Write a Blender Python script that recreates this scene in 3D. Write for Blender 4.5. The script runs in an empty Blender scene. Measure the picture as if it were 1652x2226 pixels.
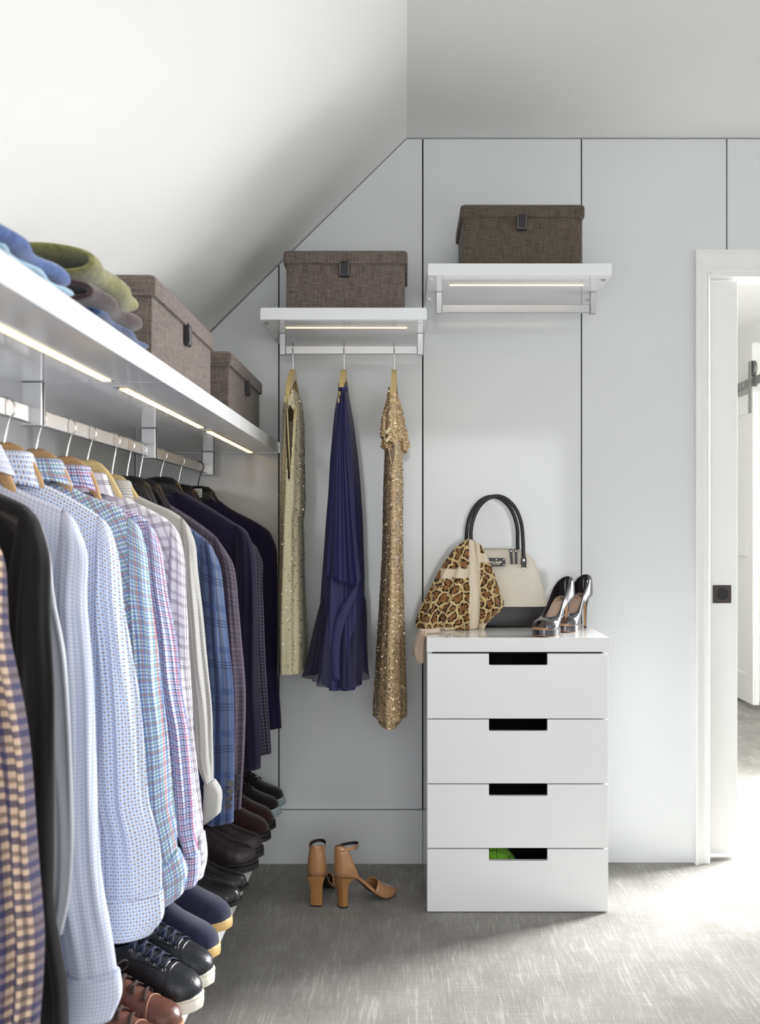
import bpy, bmesh, math, random
import numpy as np
from mathutils import Vector, Matrix

random.seed(7)
RNG = np.random.default_rng(11)
scene = bpy.context.scene
COL = scene.collection
PI = math.pi
K = 2290.0          # focal length in pixels of the 1652 x 2226 photograph
CAM_Z = 1.2
D = 3.80            # distance of the panelled back wall

# ------------------------------------------------------------------ camera
cam_d = bpy.data.cameras.new('camera')
cam = bpy.data.objects.new('camera', cam_d)
COL.objects.link(cam)
cam.location = (0, 0, CAM_Z)
cam.rotation_euler = (PI/2, 0, 0)
cam_d.sensor_fit = 'HORIZONTAL'
cam_d.sensor_width = 36
cam_d.lens = 36*K/1652
cam_d.shift_x = -(881-826)/1652
cam_d.shift_y = (1152-1113)/1652
cam_d.clip_start = 0.05
cam_d.dof.use_dof = True
cam_d.dof.focus_distance = 3.1
cam_d.dof.aperture_fstop = 8
scene.camera = cam

# ------------------------------------------------------------------ light
world = bpy.data.worlds.new('daylight')
scene.world = world
world.use_nodes = True
world.node_tree.nodes['Background'].inputs[0].default_value = (0.80, 0.88, 1.0, 1)
world.node_tree.nodes['Background'].inputs[1].default_value = 1.0

def area_light(name, loc, rot, sx, sy, power, color, spread=PI):
    l = bpy.data.lights.new(name, 'AREA')
    l.shape = 'RECTANGLE'
    l.size, l.size_y = sx, sy
    l.energy = power
    l.color = color
    l.spread = spread
    o = bpy.data.objects.new(name, l)
    o.location = loc
    o.rotation_euler = rot
    COL.objects.link(o)
    return o
R45 = math.radians(36)
# daylight of the side window and the next room's glazing; added frontal fill behind the camera
area_light('window_light_side', (2.33, 0.95, 1.35), (0, PI/2, 0), 1.3, 2.3, 6, (0.985, 0.99, 1.0))
area_light('fill_light_behind', (0.30, -1.52, 1.20), (PI/2, 0, 0), 2.1, 1.6, 26, (0.99, 0.995, 1.0))
area_light('window_light_next_room', (2.46, 4.80, 1.40), (0, math.radians(68), R45), 1.9, 1.1, 88, (0.985, 0.99, 1.0), spread=1.6)

scene.view_settings.view_transform = 'Standard'
scene.view_settings.look = 'None'
scene.view_settings.gamma = 1
scene.view_settings.exposure = 0.83
scene.view_settings.use_curve_mapping = False
scene.cycles.max_bounces = 14
scene.cycles.diffuse_bounces = 7
scene.cycles.glossy_bounces = 5
scene.cycles.transparent_max_bounces = 12
scene.cycles.caustics_reflective = False
scene.cycles.caustics_refractive = False

# ------------------------------------------------------------------ helpers: colour and materials
def lin(c):
    def f(v):
        v /= 255.0
        return v/12.92 if v <= 0.04045 else ((v+0.055)/1.055)**2.4
    return (f(c[0]), f(c[1]), f(c[2]), 1.0)

MATS = {}
def mat(name, c=(200,200,200), rough=0.5, metal=0.0, coat=0.0, coat_rough=0.05, spec=0.5, sheen=0.0, emit=None, alpha=1.0):
    m = bpy.data.materials.new(name)
    m.use_nodes = True
    b = m.node_tree.nodes['Principled BSDF']
    b.inputs['Base Color'].default_value = lin(c)
    b.inputs['Roughness'].default_value = rough
    b.inputs['Metallic'].default_value = metal
    b.inputs['Coat Weight'].default_value = coat
    b.inputs['Coat Roughness'].default_value = coat_rough
    b.inputs['Specular IOR Level'].default_value = spec
    b.inputs['Sheen Weight'].default_value = sheen
    b.inputs['Alpha'].default_value = alpha
    if emit:
        b.inputs['Emission Color'].default_value = lin(emit[0])
        b.inputs['Emission Strength'].default_value = emit[1]
    MATS[name] = m
    return m

class NT:
    """small wrapper to write shader nodes tersely"""
    def __init__(s, m):
        s.m = m; s.t = m.node_tree; s.b = s.t.nodes['Principled BSDF']
    def n(s, kind, **kw):
        x = s.t.nodes.new(kind)
        for k, v in kw.items(): setattr(x, k, v)
        return x
    def link(s, a, b): s.t.links.new(a, b)
    def put(s, sock, v):
        if isinstance(v, (int, float)): sock.default_value = v
        elif isinstance(v, tuple): sock.default_value = v
        else: s.link(v, sock)
    def math(s, op, a, b=None, c=None):
        x = s.n('ShaderNodeMath', operation=op)
        s.put(x.inputs[0], a)
        if b is not None: s.put(x.inputs[1], b)
        if c is not None: s.put(x.inputs[2], c)
        return x.outputs[0]
    def mix(s, f, a, b):
        x = s.n('ShaderNodeMix', data_type='RGBA')
        s.put(x.inputs[0], f); s.put(x.inputs[6], a); s.put(x.inputs[7], b)
        return x.outputs[2]
    def coord(s, which='UV'):
        return s.n('ShaderNodeTexCoord').outputs[which]
    def mapping(s, vec, scale=(1,1,1), loc=(0,0,0), rot=(0,0,0)):
        x = s.n('ShaderNodeMapping')
        s.link(vec, x.inputs[0])
        x.inputs[1].default_value = loc; x.inputs[2].default_value = rot; x.inputs[3].default_value = scale
        return x.outputs[0]
    def noise(s, vec, scale=5.0, detail=2.0, rough=0.5):
        x = s.n('ShaderNodeTexNoise')
        s.link(vec, x.inputs['Vector'])
        x.inputs['Scale'].default_value = scale; x.inputs['Detail'].default_value = detail
        x.inputs['Roughness'].default_value = rough
        return x.outputs['Fac']
    def ramp(s, f, stops):
        x = s.n('ShaderNodeValToRGB')
        s.link(f, x.inputs[0])
        e = x.color_ramp.elements
        e[0].position, e[0].color = stops[0]
        e[1].position, e[1].color = stops[-1]
        for p, c in stops[1:-1]:
            k = e.new(p); k.color = c
        return x.outputs[0]
    def bump(s, h, strength=0.3, dist=0.002):
        x = s.n('ShaderNodeBump')
        s.put(x.inputs['Height'], h)
        x.inputs['Strength'].default_value = strength; x.inputs['Distance'].default_value = dist
        s.link(x.outputs[0], s.b.inputs['Normal'])
    def base(s, v): s.put(s.b.inputs['Base Color'], v)

# ------------------------------------------------------------------ helpers: objects
def mesh_obj(name, verts, faces, m, parent=None, smooth=True, uvs=None, base=None):
    me = bpy.data.meshes.new(name)
    me.from_pydata([tuple(map(float, v)) for v in verts], [], [tuple(map(int, f)) for f in faces])
    if uvs is not None:
        ul = me.uv_layers.new(name='UVMap')
        idx = np.empty(len(me.loops), dtype=np.int32)
        me.loops.foreach_get('vertex_index', idx)
        ul.data.foreach_set('uv', np.asarray(uvs, dtype=np.float32)[idx].ravel())
    if smooth:
        me.polygons.foreach_set('use_smooth', [True]*len(me.polygons))
    me.materials.append(m)
    o = bpy.data.objects.new(name, me)
    COL.objects.link(o)
    if parent is not None:
        o.parent = parent
        if base is not None:
            me.transform(Matrix.Translation(-Vector(base)))
    return o

def finish(o, recalc=True, sharp=None):
    bm = bmesh.new(); bm.from_mesh(o.data)
    if recalc: bmesh.ops.recalc_face_normals(bm, faces=bm.faces)
    bm.to_mesh(o.data); bm.free()
    if sharp is not None:
        o.data.set_sharp_from_angle(angle=math.radians(sharp))
    return o

def bm_obj(name, bm, m, parent=None, base=None, smooth=False, sharp=None):
    bmesh.ops.recalc_face_normals(bm, faces=bm.faces)
    me = bpy.data.meshes.new(name)
    bm.to_mesh(me); bm.free()
    if smooth:
        me.polygons.foreach_set('use_smooth', [True]*len(me.polygons))
        if sharp is not None: me.set_sharp_from_angle(angle=math.radians(sharp))
    me.materials.append(m)
    o = bpy.data.objects.new(name, me)
    COL.objects.link(o)
    if parent is not None:
        o.parent = parent
        if base is not None: me.transform(Matrix.Translation(-Vector(base)))
    return o

def box(name, x0, x1, y0, y1, z0, z1, m, parent=None, base=None, bev=0.0, seg=2):
    bm = bmesh.new()
    bmesh.ops.create_cube(bm, size=1)
    for v in bm.verts:
        v.co = ((x0+x1)/2+v.co.x*(x1-x0), (y0+y1)/2+v.co.y*(y1-y0), (z0+z1)/2+v.co.z*(z1-z0))
    if bev > 0:
        bmesh.ops.bevel(bm, geom=bm.edges[:], offset=bev, segments=seg, profile=0.5, affect='EDGES')
    return bm_obj(name, bm, m, parent, base)

def prism(name, poly, a0, a1, axis, m, parent=None, base=None, bev=0.0):
    """extrude a 2D polygon along an axis; axis 'Y': poly in (x,z); 'X': (y,z); 'Z': (x,y)"""
    bm = bmesh.new()
    def P(p, a):
        return {'Y': (p[0], a, p[1]), 'X': (a, p[0], p[1]), 'Z': (p[0], p[1], a)}[axis]
    v0 = [bm.verts.new(P(p, a0)) for p in poly]
    v1 = [bm.verts.new(P(p, a1)) for p in poly]
    bm.faces.new(v0); bm.faces.new(v1[::-1])
    n = len(poly)
    for i in range(n):
        bm.faces.new((v0[i], v0[(i+1) % n], v1[(i+1) % n], v1[i]))
    if bev > 0:
        bmesh.ops.recalc_face_normals(bm, faces=bm.faces)
        bmesh.ops.bevel(bm, geom=bm.edges[:], offset=bev, segments=2, profile=0.5, affect='EDGES')
    return bm_obj(name, bm, m, parent, base)

def tube(name, path, r, m, parent=None, base=None, n=8, flat=None, closed=False, up=None):
    """tube along a 3D path; r a number or list; flat=(w,h) makes an elliptical band"""
    P = [Vector(p) for p in path]
    N = len(P)
    rs = r if isinstance(r, (list, tuple)) else [r]*N
    verts, faces = [], []
    prev = None
    for i in range(N):
        if closed: t = P[(i+1) % N]-P[i-1]
        else: t = P[min(i+1, N-1)]-P[max(i-1, 0)]
        t.normalize()
        if up is not None: a = Vector(up)
        elif prev is None: a = Vector((0, 0, 1)) if abs(t.z) < 0.9 else Vector((0, 1, 0))
        else: a = prev
        a = a-t*a.dot(t)
        if a.length < 1e-5: a = Vector((1, 0, 0))-t*t.x
        a.normalize(); prev = a
        b = t.cross(a)
        for k in range(n):
            th = 2*PI*k/n
            if flat: q = P[i]+b*(flat[0]*math.cos(th))+a*(flat[1]*math.sin(th))
            else: q = P[i]+b*(rs[i]*math.cos(th))+a*(rs[i]*math.sin(th))
            verts.append(q)
    M = N if closed else N-1
    for i in range(M):
        for k in range(n):
            faces.append((i*n+k, i*n+(k+1) % n, ((i+1) % N)*n+(k+1) % n, ((i+1) % N)*n+k))
    if not closed:
        faces.append(tuple(range(n))[::-1]); faces.append(tuple((N-1)*n+k for k in range(n)))
    return finish(mesh_obj(name, verts, faces, m, parent, True, None, base), True, 50)

def loft(name, rings, m, parent=None, base=None, caps=True, closed_ring=True, smooth=True, sharp=None, uvs=None):
    n = len(rings[0])
    verts = [p for r in rings for p in r]
    faces = []
    for i in range(len(rings)-1):
        for k in range(n if closed_ring else n-1):
            faces.append((i*n+k, i*n+(k+1) % n, (i+1)*n+(k+1) % n, (i+1)*n+k))
    if caps and closed_ring:
        faces.append(tuple(range(n))[::-1]); faces.append(tuple((len(rings)-1)*n+k for k in range(n)))
    return finish(mesh_obj(name, verts, faces, m, parent, smooth, uvs, base), True, sharp)

def disc(name, c, r, h, m, parent=None, base=None, axis='Y', n=20, bev=0.0):
    bm = bmesh.new()
    bmesh.ops.create_cone(bm, cap_ends=True, segments=n, radius1=r, radius2=r, depth=h)
    if bev: bmesh.ops.bevel(bm, geom=[e for e in bm.edges if len(e.link_faces) == 2 and abs(e.calc_face_angle(0)) > 1], offset=bev, segments=2, affect='EDGES')
    R = {'Z': Matrix(), 'Y': Matrix.Rotation(PI/2, 4, 'X'), 'X': Matrix.Rotation(PI/2, 4, 'Y')}[axis]
    bm.transform(Matrix.Translation(c) @ R)
    return bm_obj(name, bm, m, parent, base, smooth=True, sharp=40)

def thing(name, label, cat, loc=(0,0,0), rotz=0.0, group=None):
    o = bpy.data.objects.new(name, None)
    COL.objects.link(o)
    o.empty_display_size = 0.05
    o.location = loc; o.rotation_euler = (0, 0, rotz)
    o['label'] = label; o['category'] = cat
    if group: o['group'] = group
    return o
def struct(o):
    o['kind'] = 'structure'
    return o
def stuff(o):
    o['kind'] = 'stuff'
    return o

def at(px, py, Y):
    """point of the place seen at a photo pixel, at distance Y: (X, Z)"""
    return ((px-881)*Y/K, CAM_Z-(py-1152)*Y/K)

def text_part(name, body, size, m, parent, loc, rot, extrude=0.0004, align='CENTER'):
    c = bpy.data.curves.new(name, 'FONT')
    c.body = body; c.size = size; c.extrude = extrude; c.align_x = align; c.align_y = 'CENTER'
    tmp = bpy.data.objects.new(name, c)
    COL.objects.link(tmp)
    bpy.context.view_layer.update()
    me = bpy.data.meshes.new_from_object(tmp.evaluated_get(bpy.context.evaluated_depsgraph_get()))
    bpy.data.objects.remove(tmp)
    me.materials.clear(); me.materials.append(m)
    o = bpy.data.objects.new(name, me)
    COL.objects.link(o)
    o.parent = parent
    o.location = loc; o.rotation_euler = rot
    return o

# ---- curves and inflated cloth panels
def smooth_line(pts, n, curved=True):
    """resample a polyline by arc length, rounded with Catmull-Rom"""
    p = np.asarray(pts, float)
    if curved and len(p) > 2:
        out = []
        q = np.vstack([2*p[0]-p[1], p, 2*p[-1]-p[-2]])
        for i in range(1, len(q)-2):
            for t in np.linspace(0, 1, 10, endpoint=False):
                a, b, c, d = q[i-1], q[i], q[i+1], q[i+2]
                out.append(0.5*((2*b)+(-a+c)*t+(2*a-5*b+4*c-d)*t*t+(-a+3*b-3*c+d)*t**3))
        out.append(p[-1]); p = np.array(out)
    s = np.r_[0, np.cumsum(np.linalg.norm(np.diff(p, axis=0), axis=1))]
    t = n if isinstance(n, np.ndarray) else np.linspace(0, 1, n)
    return np.stack([np.interp(t*s[-1], s, p[:, k]) for k in range(p.shape[1])], 1)

def coons(top, bot, left, right, S, T):
    top, bot = smooth_line(top, S), smooth_line(bot, S)
    left, right = smooth_line(left, T), smooth_line(right, T)
    s = S[None, :, None]; t = T[:, None, None]
    c = (1-t)*top[None]+t*bot[None]+(1-s)*left[:, None]+s*right[:, None]
    c -= (1-s)*(1-t)*top[0]+s*(1-t)*top[-1]+(1-s)*t*bot[0]+s*t*bot[-1]
    return c

def lens(name, top, bot, left, right, yc, thick, m, parent=None, base=None, nu=22, nv=36, p=2.0, fold=None,
         top_round=0.06, uvrot=0.0, uvoff=(0,0), depth=None):
    """a cloth panel: outline in the X-Z plane filled by a Coons patch, inflated along Y; thick(t) is the half thickness"""
    S = (1-np.cos(np.linspace(0, PI, nu)))/2
    T = np.linspace(0, 1, nv)**1.15
    C = coons(top, bot, left, right, S, T)
    e = np.clip(1-np.abs(2*S-1)**p, 0, None)**(1/p)
    th = np.array([thick(t) for t in T])
    rt = np.clip(T/top_round, 0, 1) if top_round > 0 else np.ones(nv)
    rt = np.sqrt(1-(1-rt)**2)
    h = th[:, None]*e[None]*rt[:, None]
    f = np.zeros((nv, nu))
    if fold is not None:
        for j in range(nv):
            for i in range(nu):
                f[j, i] = fold(S[i], T[j])
        f *= np.minimum(1, e*1.6)[None]
    yv = yc if depth is None else np.array([depth(t) for t in T])[:, None]
    W = np.linalg.norm(C[:, -1]-C[:, 0], axis=1)
    arc = np.r_[0, np.cumsum(np.linalg.norm(np.diff(C[:, nu//2], axis=0), axis=1))]
    verts, uvs = [], []
    cr, sr = math.cos(uvrot), math.sin(uvrot)
    for side in (-1, 1):
        for j in range(nv):
            for i in range(nu):
                y = (yv if np.isscalar(yv) else yv[j, 0])+side*h[j, i]+f[j, i]
                verts.append((C[j, i, 0], y, C[j, i, 1]))
                a, b = (S[i]-0.5)*W[j]*1.15+uvoff[0], arc[j]+uvoff[1]
                uvs.append((a*cr-b*sr, a*sr+b*cr))
    faces = []
    n = nu*nv
    for j in range(nv-1):
        for i in range(nu-1):
            a = j*nu+i
            faces.append((a, a+1, a+nu+1, a+nu))
            faces.append((n+a, n+a+nu, n+a+nu+1, n+a+1))
    for i in range(nu-1):
        a = (nv-1)*nu+i
        faces.append((a, a+1, n+a+1, n+a))
    o = mesh_obj(name, verts, faces, m, parent, True, uvs, base)
    bm = bmesh.new(); bm.from_mesh(o.data)
    bmesh.ops.remove_doubles(bm, verts=bm.verts, dist=1e-6)
    bmesh.ops.dissolve_degenerate(bm, edges=bm.edges, dist=1e-7)
    bmesh.ops.recalc_face_normals(bm, faces=bm.faces)
    bm.to_mesh(o.data); bm.free()
    return o
# ------------------------------------------------------------------ materials
lacquer = mat('white_lacquer', (226,228,229), 0.09, spec=0.45)
shelf_white = mat('shelf_white', (238,239,241), 0.10, spec=0.5)
plaster = mat('plaster', (242,242,240), 0.9, spec=0.2)
paint_white = mat('white_paint', (238,238,236), 0.4)
gap_dark = mat('gap_dark', (30,29,28), 0.9)
alu = mat('brushed_aluminium', (186,186,187), 0.32, metal=0.85)
chrome = mat('polished_steel', (200,198,194), 0.12, metal=1.0)
black_metal = mat('black_metal', (36,33,33), 0.4, metal=0.3)
bronze = mat('dark_bronze', (66,58,57), 0.45, metal=0.3)
track_steel = mat('barn_track_steel', (140,142,140), 0.4, metal=0.8)
led = mat('led_diffuser', (255,240,205), 0.4, emit=((255,210,132), 2.2))
black_plastic = mat('black_plastic', (24,22,24), 0.3)
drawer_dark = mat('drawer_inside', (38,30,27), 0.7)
glass_pane = mat('window_pane', (230,240,250), 0.05)

g = NT(plaster); g.bump(g.noise(g.coord('Object'), 120, 3), 0.06, 0.001)

def wood(name, c0, c1, rough=0.35):
    m = mat(name, c0, rough, coat=0.2)
    g = NT(m)
    v = g.mapping(g.coord('Object'), (9, 60, 60))
    g.base(g.mix(g.noise(v, 3, 4, 0.6), lin(c0), lin(c1)))
    return m
wood_tan = wood('beech_tan', (206,170,122), (176,136,90))
wood_pale = wood('pale_wood', (226,206,150), (206,182,122))

def carpet():
    m = mat('carpet', (190,188,184), 0.95, spec=0.1, sheen=0.2)
    g = NT(m)
    o = g.coord('Object')
    def soft(v, a, b):
        x = g.n('ShaderNodeMapRange'); g.link(v, x.inputs[0]); x.inputs[1].default_value = a; x.inputs[2].default_value = b
        x.interpolation_type = 'SMOOTHSTEP'; return x.outputs[0]
    wob = g.n('ShaderNodeVectorMath', operation='MULTIPLY_ADD')
    nz = g.n('ShaderNodeTexNoise'); nz.inputs['Scale'].default_value = 60; g.link(o, nz.inputs['Vector'])
    g.link(nz.outputs['Color'], wob.inputs[0]); wob.inputs[1].default_value = (0.003, 0.003, 0); g.link(o, wob.inputs[2])
    ov = wob.outputs[0]
    patch = g.noise(g.mapping(o, (7, 3.5, 1)), 1.0, 3, 0.55)
    st1 = soft(g.noise(g.mapping(ov, (85, 5.5, 1)), 1.0, 3, 0.6), 0.50, 0.66)
    st2 = soft(g.noise(g.mapping(ov, (170, 14, 1), (3, 1, 0)), 1.0, 2, 0.5), 0.52, 0.66)
    cross = soft(g.noise(g.mapping(ov, (9, 190, 1)), 1.0, 2, 0.5), 0.56, 0.68)
    grain = g.noise(o, 520, 2, 0.6)
    f = g.math('MULTIPLY', st1, soft(patch, 0.36, 0.62))
    f = g.math('ADD', g.math('MULTIPLY', f, 0.18), g.math('MULTIPLY', st2, 0.09))
    f = g.math('ADD', f, g.math('MULTIPLY', cross, 0.10))
    f = g.math('ADD', f, g.math('MULTIPLY', patch, 0.42))
    f = g.math('ADD', f, g.math('MULTIPLY', g.math('SUBTRACT', grain, 0.5), 0.55))
    g.base(g.ramp(f, [(0.05, lin((112,110,104))), (0.25, lin((142,139,133))), (0.45, lin((166,164,158))), (0.75, lin((196,194,188)))]))
    g.bump(g.math('ADD', g.noise(o, 450, 3), g.math('MULTIPLY', st1, 0.25)), 0.6, 0.004)
    return m
carpet_m = carpet()

def linen(name, c0, c1):
    m = mat(name, c0, 0.9, spec=0.15, sheen=0.15)
    g = NT(m)
    o = g.coord('Object')
    a = g.noise(g.mapping(o, (500, 500, 26)), 1, 3, 0.6)
    bn = g.noise(g.mapping(o, (26, 26, 600)), 1, 3, 0.6)
    f = g.math('MULTIPLY', g.math('ADD', a, bn), 0.5)
    g.base(g.ramp(f, [(0.36, lin(c0)), (0.62, lin(c1))]))
    g.bump(f, 0.5, 0.001)
    return m
linen_brown = linen('linen_taupe', (72,62,60), (132,120,112))
linen_dark = linen('linen_brown', (62,54,46), (112,102,90))
tab_leather = mat('tab_leather', (36,32,40), 0.45)
stitch_m = mat('stitch_thread', (190,180,150), 0.7)

def knit(name, c, dark, ribs=220, amt=0.25):
    m = mat(name, c, 0.95, spec=0.1, sheen=0.3)
    g = NT(m)
    o = g.coord('Object')
    w = g.n('ShaderNodeTexWave'); w.bands_direction = 'Y'
    g.link(o, w.inputs['Vector']); w.inputs['Scale'].default_value = ribs/6.28; w.inputs['Distortion'].default_value = 1.5
    nz = g.noise(o, 90, 4)
    f = g.math('ADD', g.math('MULTIPLY', w.outputs['Fac'], amt), g.math('MULTIPLY', nz, 1-amt))
    g.base(g.ramp(f, [(0.3, lin(dark)), (0.65, lin(c))]))
    g.bump(f, 0.5, 0.002)
    return m

# ---- cloth patterns, all in metres of the cloth's own UV
def cloth(name, c, rough=0.85, sheen=0.1, weave=900):
    m = mat(name, c, rough, spec=0.2, sheen=sheen)
    g = NT(m)
    uv = g.coord('UV')
    g.bump(g.noise(uv, weave, 2), 0.25, 0.0006)
    return m, g, uv
def check(name, c, stripes, rough=0.85, diag=0.0):
    """stripes: (axis, period, width share, colour, offset, strength)"""
    m, g, uv = cloth(name, c, rough)
    if diag: uv = g.mapping(uv, rot=(0, 0, diag))
    sep = g.n('ShaderNodeSeparateXYZ'); g.link(uv, sep.inputs[0])
    col = lin(c)
    for ax, per, wid, cc, off, st in stripes:
        v = g.math('FRACT', g.math('MULTIPLY_ADD', sep.outputs[0 if ax == 'x' else 1], 1/per, off+50))
        f = g.math('MULTIPLY', g.math('LESS_THAN', v, wid), st)
        col = g.mix(f, col, lin(cc))
    g.base(col)
    return m
def both(per, wid, c, off=0.0, st=0.6):
    return [('x', per, wid, c, off, st), ('y', per, wid, c, off, st)]

tan_check = check('tan_navy_check', (202,176,154),
    both(0.044, 0.20, (26,33,76), 0.0, 0.78)+both(0.044, 0.17, (30,38,84), 0.33, 0.74)+both(0.044, 0.14, (52,46,58), 0.62, 0.6))
blue_gingham = check('blue_gingham', (225,229,240),
    both(0.0064, 0.34, (124,146,194), 0.0, 0.40)+both(0.0064, 0.14, (150,120,150), 0.5, 0.32))
multi_check = check('multicolour_check', (236,238,238),
    both(0.0136, 0.24, (62,112,182), 0.0, 0.68)+both(0.0136, 0.22, (60,140,160), 0.5, 0.65)+both(0.0272, 0.085, (170,62,48), 0.12, 0.66))
multi_check_bias = check('multicolour_check_on_the_bias', (236,238,238),
    both(0.0136, 0.24, (62,112,182), 0.0, 0.68)+both(0.0136, 0.22, (60,140,160), 0.5, 0.65)+both(0.0272, 0.085, (170,62,48), 0.12, 0.66), diag=0.75)
red_blue_check = check('red_blue_check', (236,236,244),
    both(0.0116, 0.26, (52,62,140), 0.0, 0.7)+both(0.0116, 0.18, (84,130,214), 0.5, 0.6)+both(0.0232, 0.085, (186,54,86), 0.22, 0.7))
red_blue_check_bias = check('red_blue_check_on_the_bias', (236,236,244),
    both(0.0116, 0.26, (52,62,140), 0.0, 0.7)+both(0.0116, 0.18, (84,130,214), 0.5, 0.6)+both(0.0232, 0.085, (186,54,86), 0.22, 0.7), diag=0.6)
plaid = check('white_plum_plaid', (232,230,236),
    both(0.046, 0.16, (176,166,182), 0.0, 0.6)+both(0.046, 0.035, (84,60,88), 0.50, 0.75)+both(0.046, 0.035, (84,60,88), 0.57, 0.75)
    +both(0.046, 0.03, (70,66,74), 0.43, 0.7))
plaid_bias = check('white_plum_plaid_on_the_bias', (232,230,236),
    both(0.046, 0.16, (176,166,182), 0.0, 0.6)+both(0.046, 0.035, (84,60,88), 0.50, 0.75)+both(0.046, 0.035, (84,60,88), 0.57, 0.75)
    +both(0.046, 0.03, (70,66,74), 0.43, 0.7), diag=0.6)
blue_plaid = check('blue_wool_plaid', (82,97,132),
    [('x', 0.075, 0.22, (26,30,58), 0.1, 0.75), ('x', 0.075, 0.10, (34,44,84), 0.55, 0.6), ('x', 0.075, 0.03, (150,130,110), 0.75, 0.5),
     ('y', 0.105, 0.03, (24,30,62), 0.0, 0.6), ('y', 0.105, 0.03, (24,30,62), 0.07, 0.6), ('y', 0.105, 0.03, (24,30,62), 0.14, 0.6), ('y', 0.105, 0.16, (40,56,104), 0.5, 0.4)], 0.95)
plum_check = check('charcoal_plum_check', (82,74,86), both(0.012, 0.4, (50,40,54), 0.0, 0.45)+both(0.05, 0.1, (110,102,112), 0.4, 0.25), 0.95)
dark_check = check('charcoal_grid_check', (44,40,56), both(0.0105, 0.2, (118,112,124), 0.0, 0.5), 0.95)
navy_wool = check('navy_wool', (31,27,54), both(0.002, 0.4, (26,22,46), 0.0, 0.4), 0.95)
dark_navy_wool = check('dark_navy_wool', (29,24,48), both(0.002, 0.4, (24,19,40), 0.0, 0.4), 0.95)
black_wool = check('black_wool', (27,25,27), both(0.002, 0.4, (22,20,22), 0.0, 0.4), 0.9)
lit_sleeve_grey = check('lit_sleeve_grey', (158,161,168), both(0.002, 0.4, (146,149,156), 0.0, 0.4), 0.42)  # strong light on a dark sleeve, put into the grey of the cloth

def dots():
    m, g, uv = cloth('pale_blue_dots', (226,231,242))
    sep = g.n('ShaderNodeSeparateXYZ'); g.link(uv, sep.inputs[0])
    def lattice(per, ox, oy, r):
        a = g.math('SUBTRACT', g.math('FRACT', g.math('MULTIPLY_ADD', sep.outputs[0], 1/per, 50+ox)), 0.5)
        b = g.math('SUBTRACT', g.math('FRACT', g.math('MULTIPLY_ADD', sep.outputs[1], 1/per, 50+oy)), 0.5)
        d = g.math('SQRT', g.math('ADD', g.math('MULTIPLY', a, a), g.math('MULTIPLY', b, b)))
        return g.math('LESS_THAN', d, r)
    P = 0.0118
    col = lin((226,231,242))
    br = g.math('MAXIMUM', lattice(P, 0, 0, 0.165), lattice(P, 0.5, 0.5, 0.165))
    bl = g.math('MAXIMUM', lattice(P, 0.5, 0, 0.15), lattice(P, 0, 0.5, 0.15))
    col = g.mix(g.math('MULTIPLY', br, 0.85), col, lin((124,112,140)))
    col = g.mix(g.math('MULTIPLY', bl, 0.85), col, lin((110,156,226)))
    g.base(col)
    return m
dots_m = dots()

def herringbone():
    m, g, uv = cloth('grey_herringbone', (200,198,191))
    sep = g.n('ShaderNodeSeparateXYZ'); g.link(uv, sep.inputs[0])
    zig = g.math('PINGPONG', g.math('ADD', sep.outputs[0], 5.0), 0.0033)
    v = g.math('FRACT', g.math('MULTIPLY', g.math('ADD', g.math('ADD', sep.outputs[1], 5.0), g.math('MULTIPLY', zig, 0.7)), 1/0.0044))
    f = g.math('MULTIPLY', g.math('LESS_THAN', v, 0.45), 0.75)
    v2 = g.math('FRACT', g.math('MULTIPLY', sep.outputs[1], 1/0.0088))
    c2 = g.mix(g.math('LESS_THAN', v2, 0.5), lin((96,102,124)), lin((124,118,106)))
    g.base(g.mix(f, lin((202,200,193)), c2))
    return m
herring_m = herringbone()

def leather(name, c, rough=0.35, grain=260, amt=0.25, coat=0.0):
    m = mat(name, c, rough, coat=coat, spec=0.5)
    g = NT(m)
    v = g.n('ShaderNodeTexVoronoi'); v.inputs['Scale'].default_value = grain
    g.link(g.coord('Object'), v.inputs['Vector'])
    g.bump(g.math('ADD', v.outputs['Distance'], g.math('MULTIPLY', g.noise(g.coord('Object'), 35, 3), 1.2)), amt, 0.0012)
    return m
def suede(name, c, dark):
    m = mat(name, c, 0.95, spec=0.1, sheen=0.35)
    g = NT(m)
    n = g.noise(g.coord('Object'), 60, 4, 0.65)
    g.base(g.mix(n, lin(dark), lin(c)))
    g.bump(g.noise(g.coord('Object'), 700, 2), 0.4, 0.001)
    return m
black_leather = leather('black_leather', (28,27,29), 0.28, 300, 0.15)
black_grain = leather('black_grain_leather', (30,32,36), 0.3, 420, 0.35)
dark_leather = leather('dark_brown_leather', (42,33,35), 0.4, 320, 0.2)
brown_leather = leather('brown_leather', (98,58,46), 0.35, 180, 0.35)
navy_suede = suede('navy_suede', (50,54,76), (34,36,56))
brown_suede = suede('dark_brown_suede', (54,34,32), (36,22,22))
black_suede = suede('black_suede', (36,30,34), (24,20,24))
white_rubber = mat('white_rubber', (228,224,212), 0.55)
gum_rubber = mat('gum_rubber', (206,172,112), 0.55)
black_rubber = mat('black_rubber', (30,27,29), 0.5)
grey_rubber = mat('grey_blue_rubber', (150,164,172), 0.4)
lace_navy = mat('navy_lace', (46,54,76), 0.8)
lace_brown = mat('brown_lace', (62,46,40), 0.8)
lace_black = mat('black_lace', (26,22,24), 0.8)
shoe_dark = mat('shoe_lining', (20,18,18), 0.9)
stitch_tan = mat('tan_welt', (176,128,92), 0.6)

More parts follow.
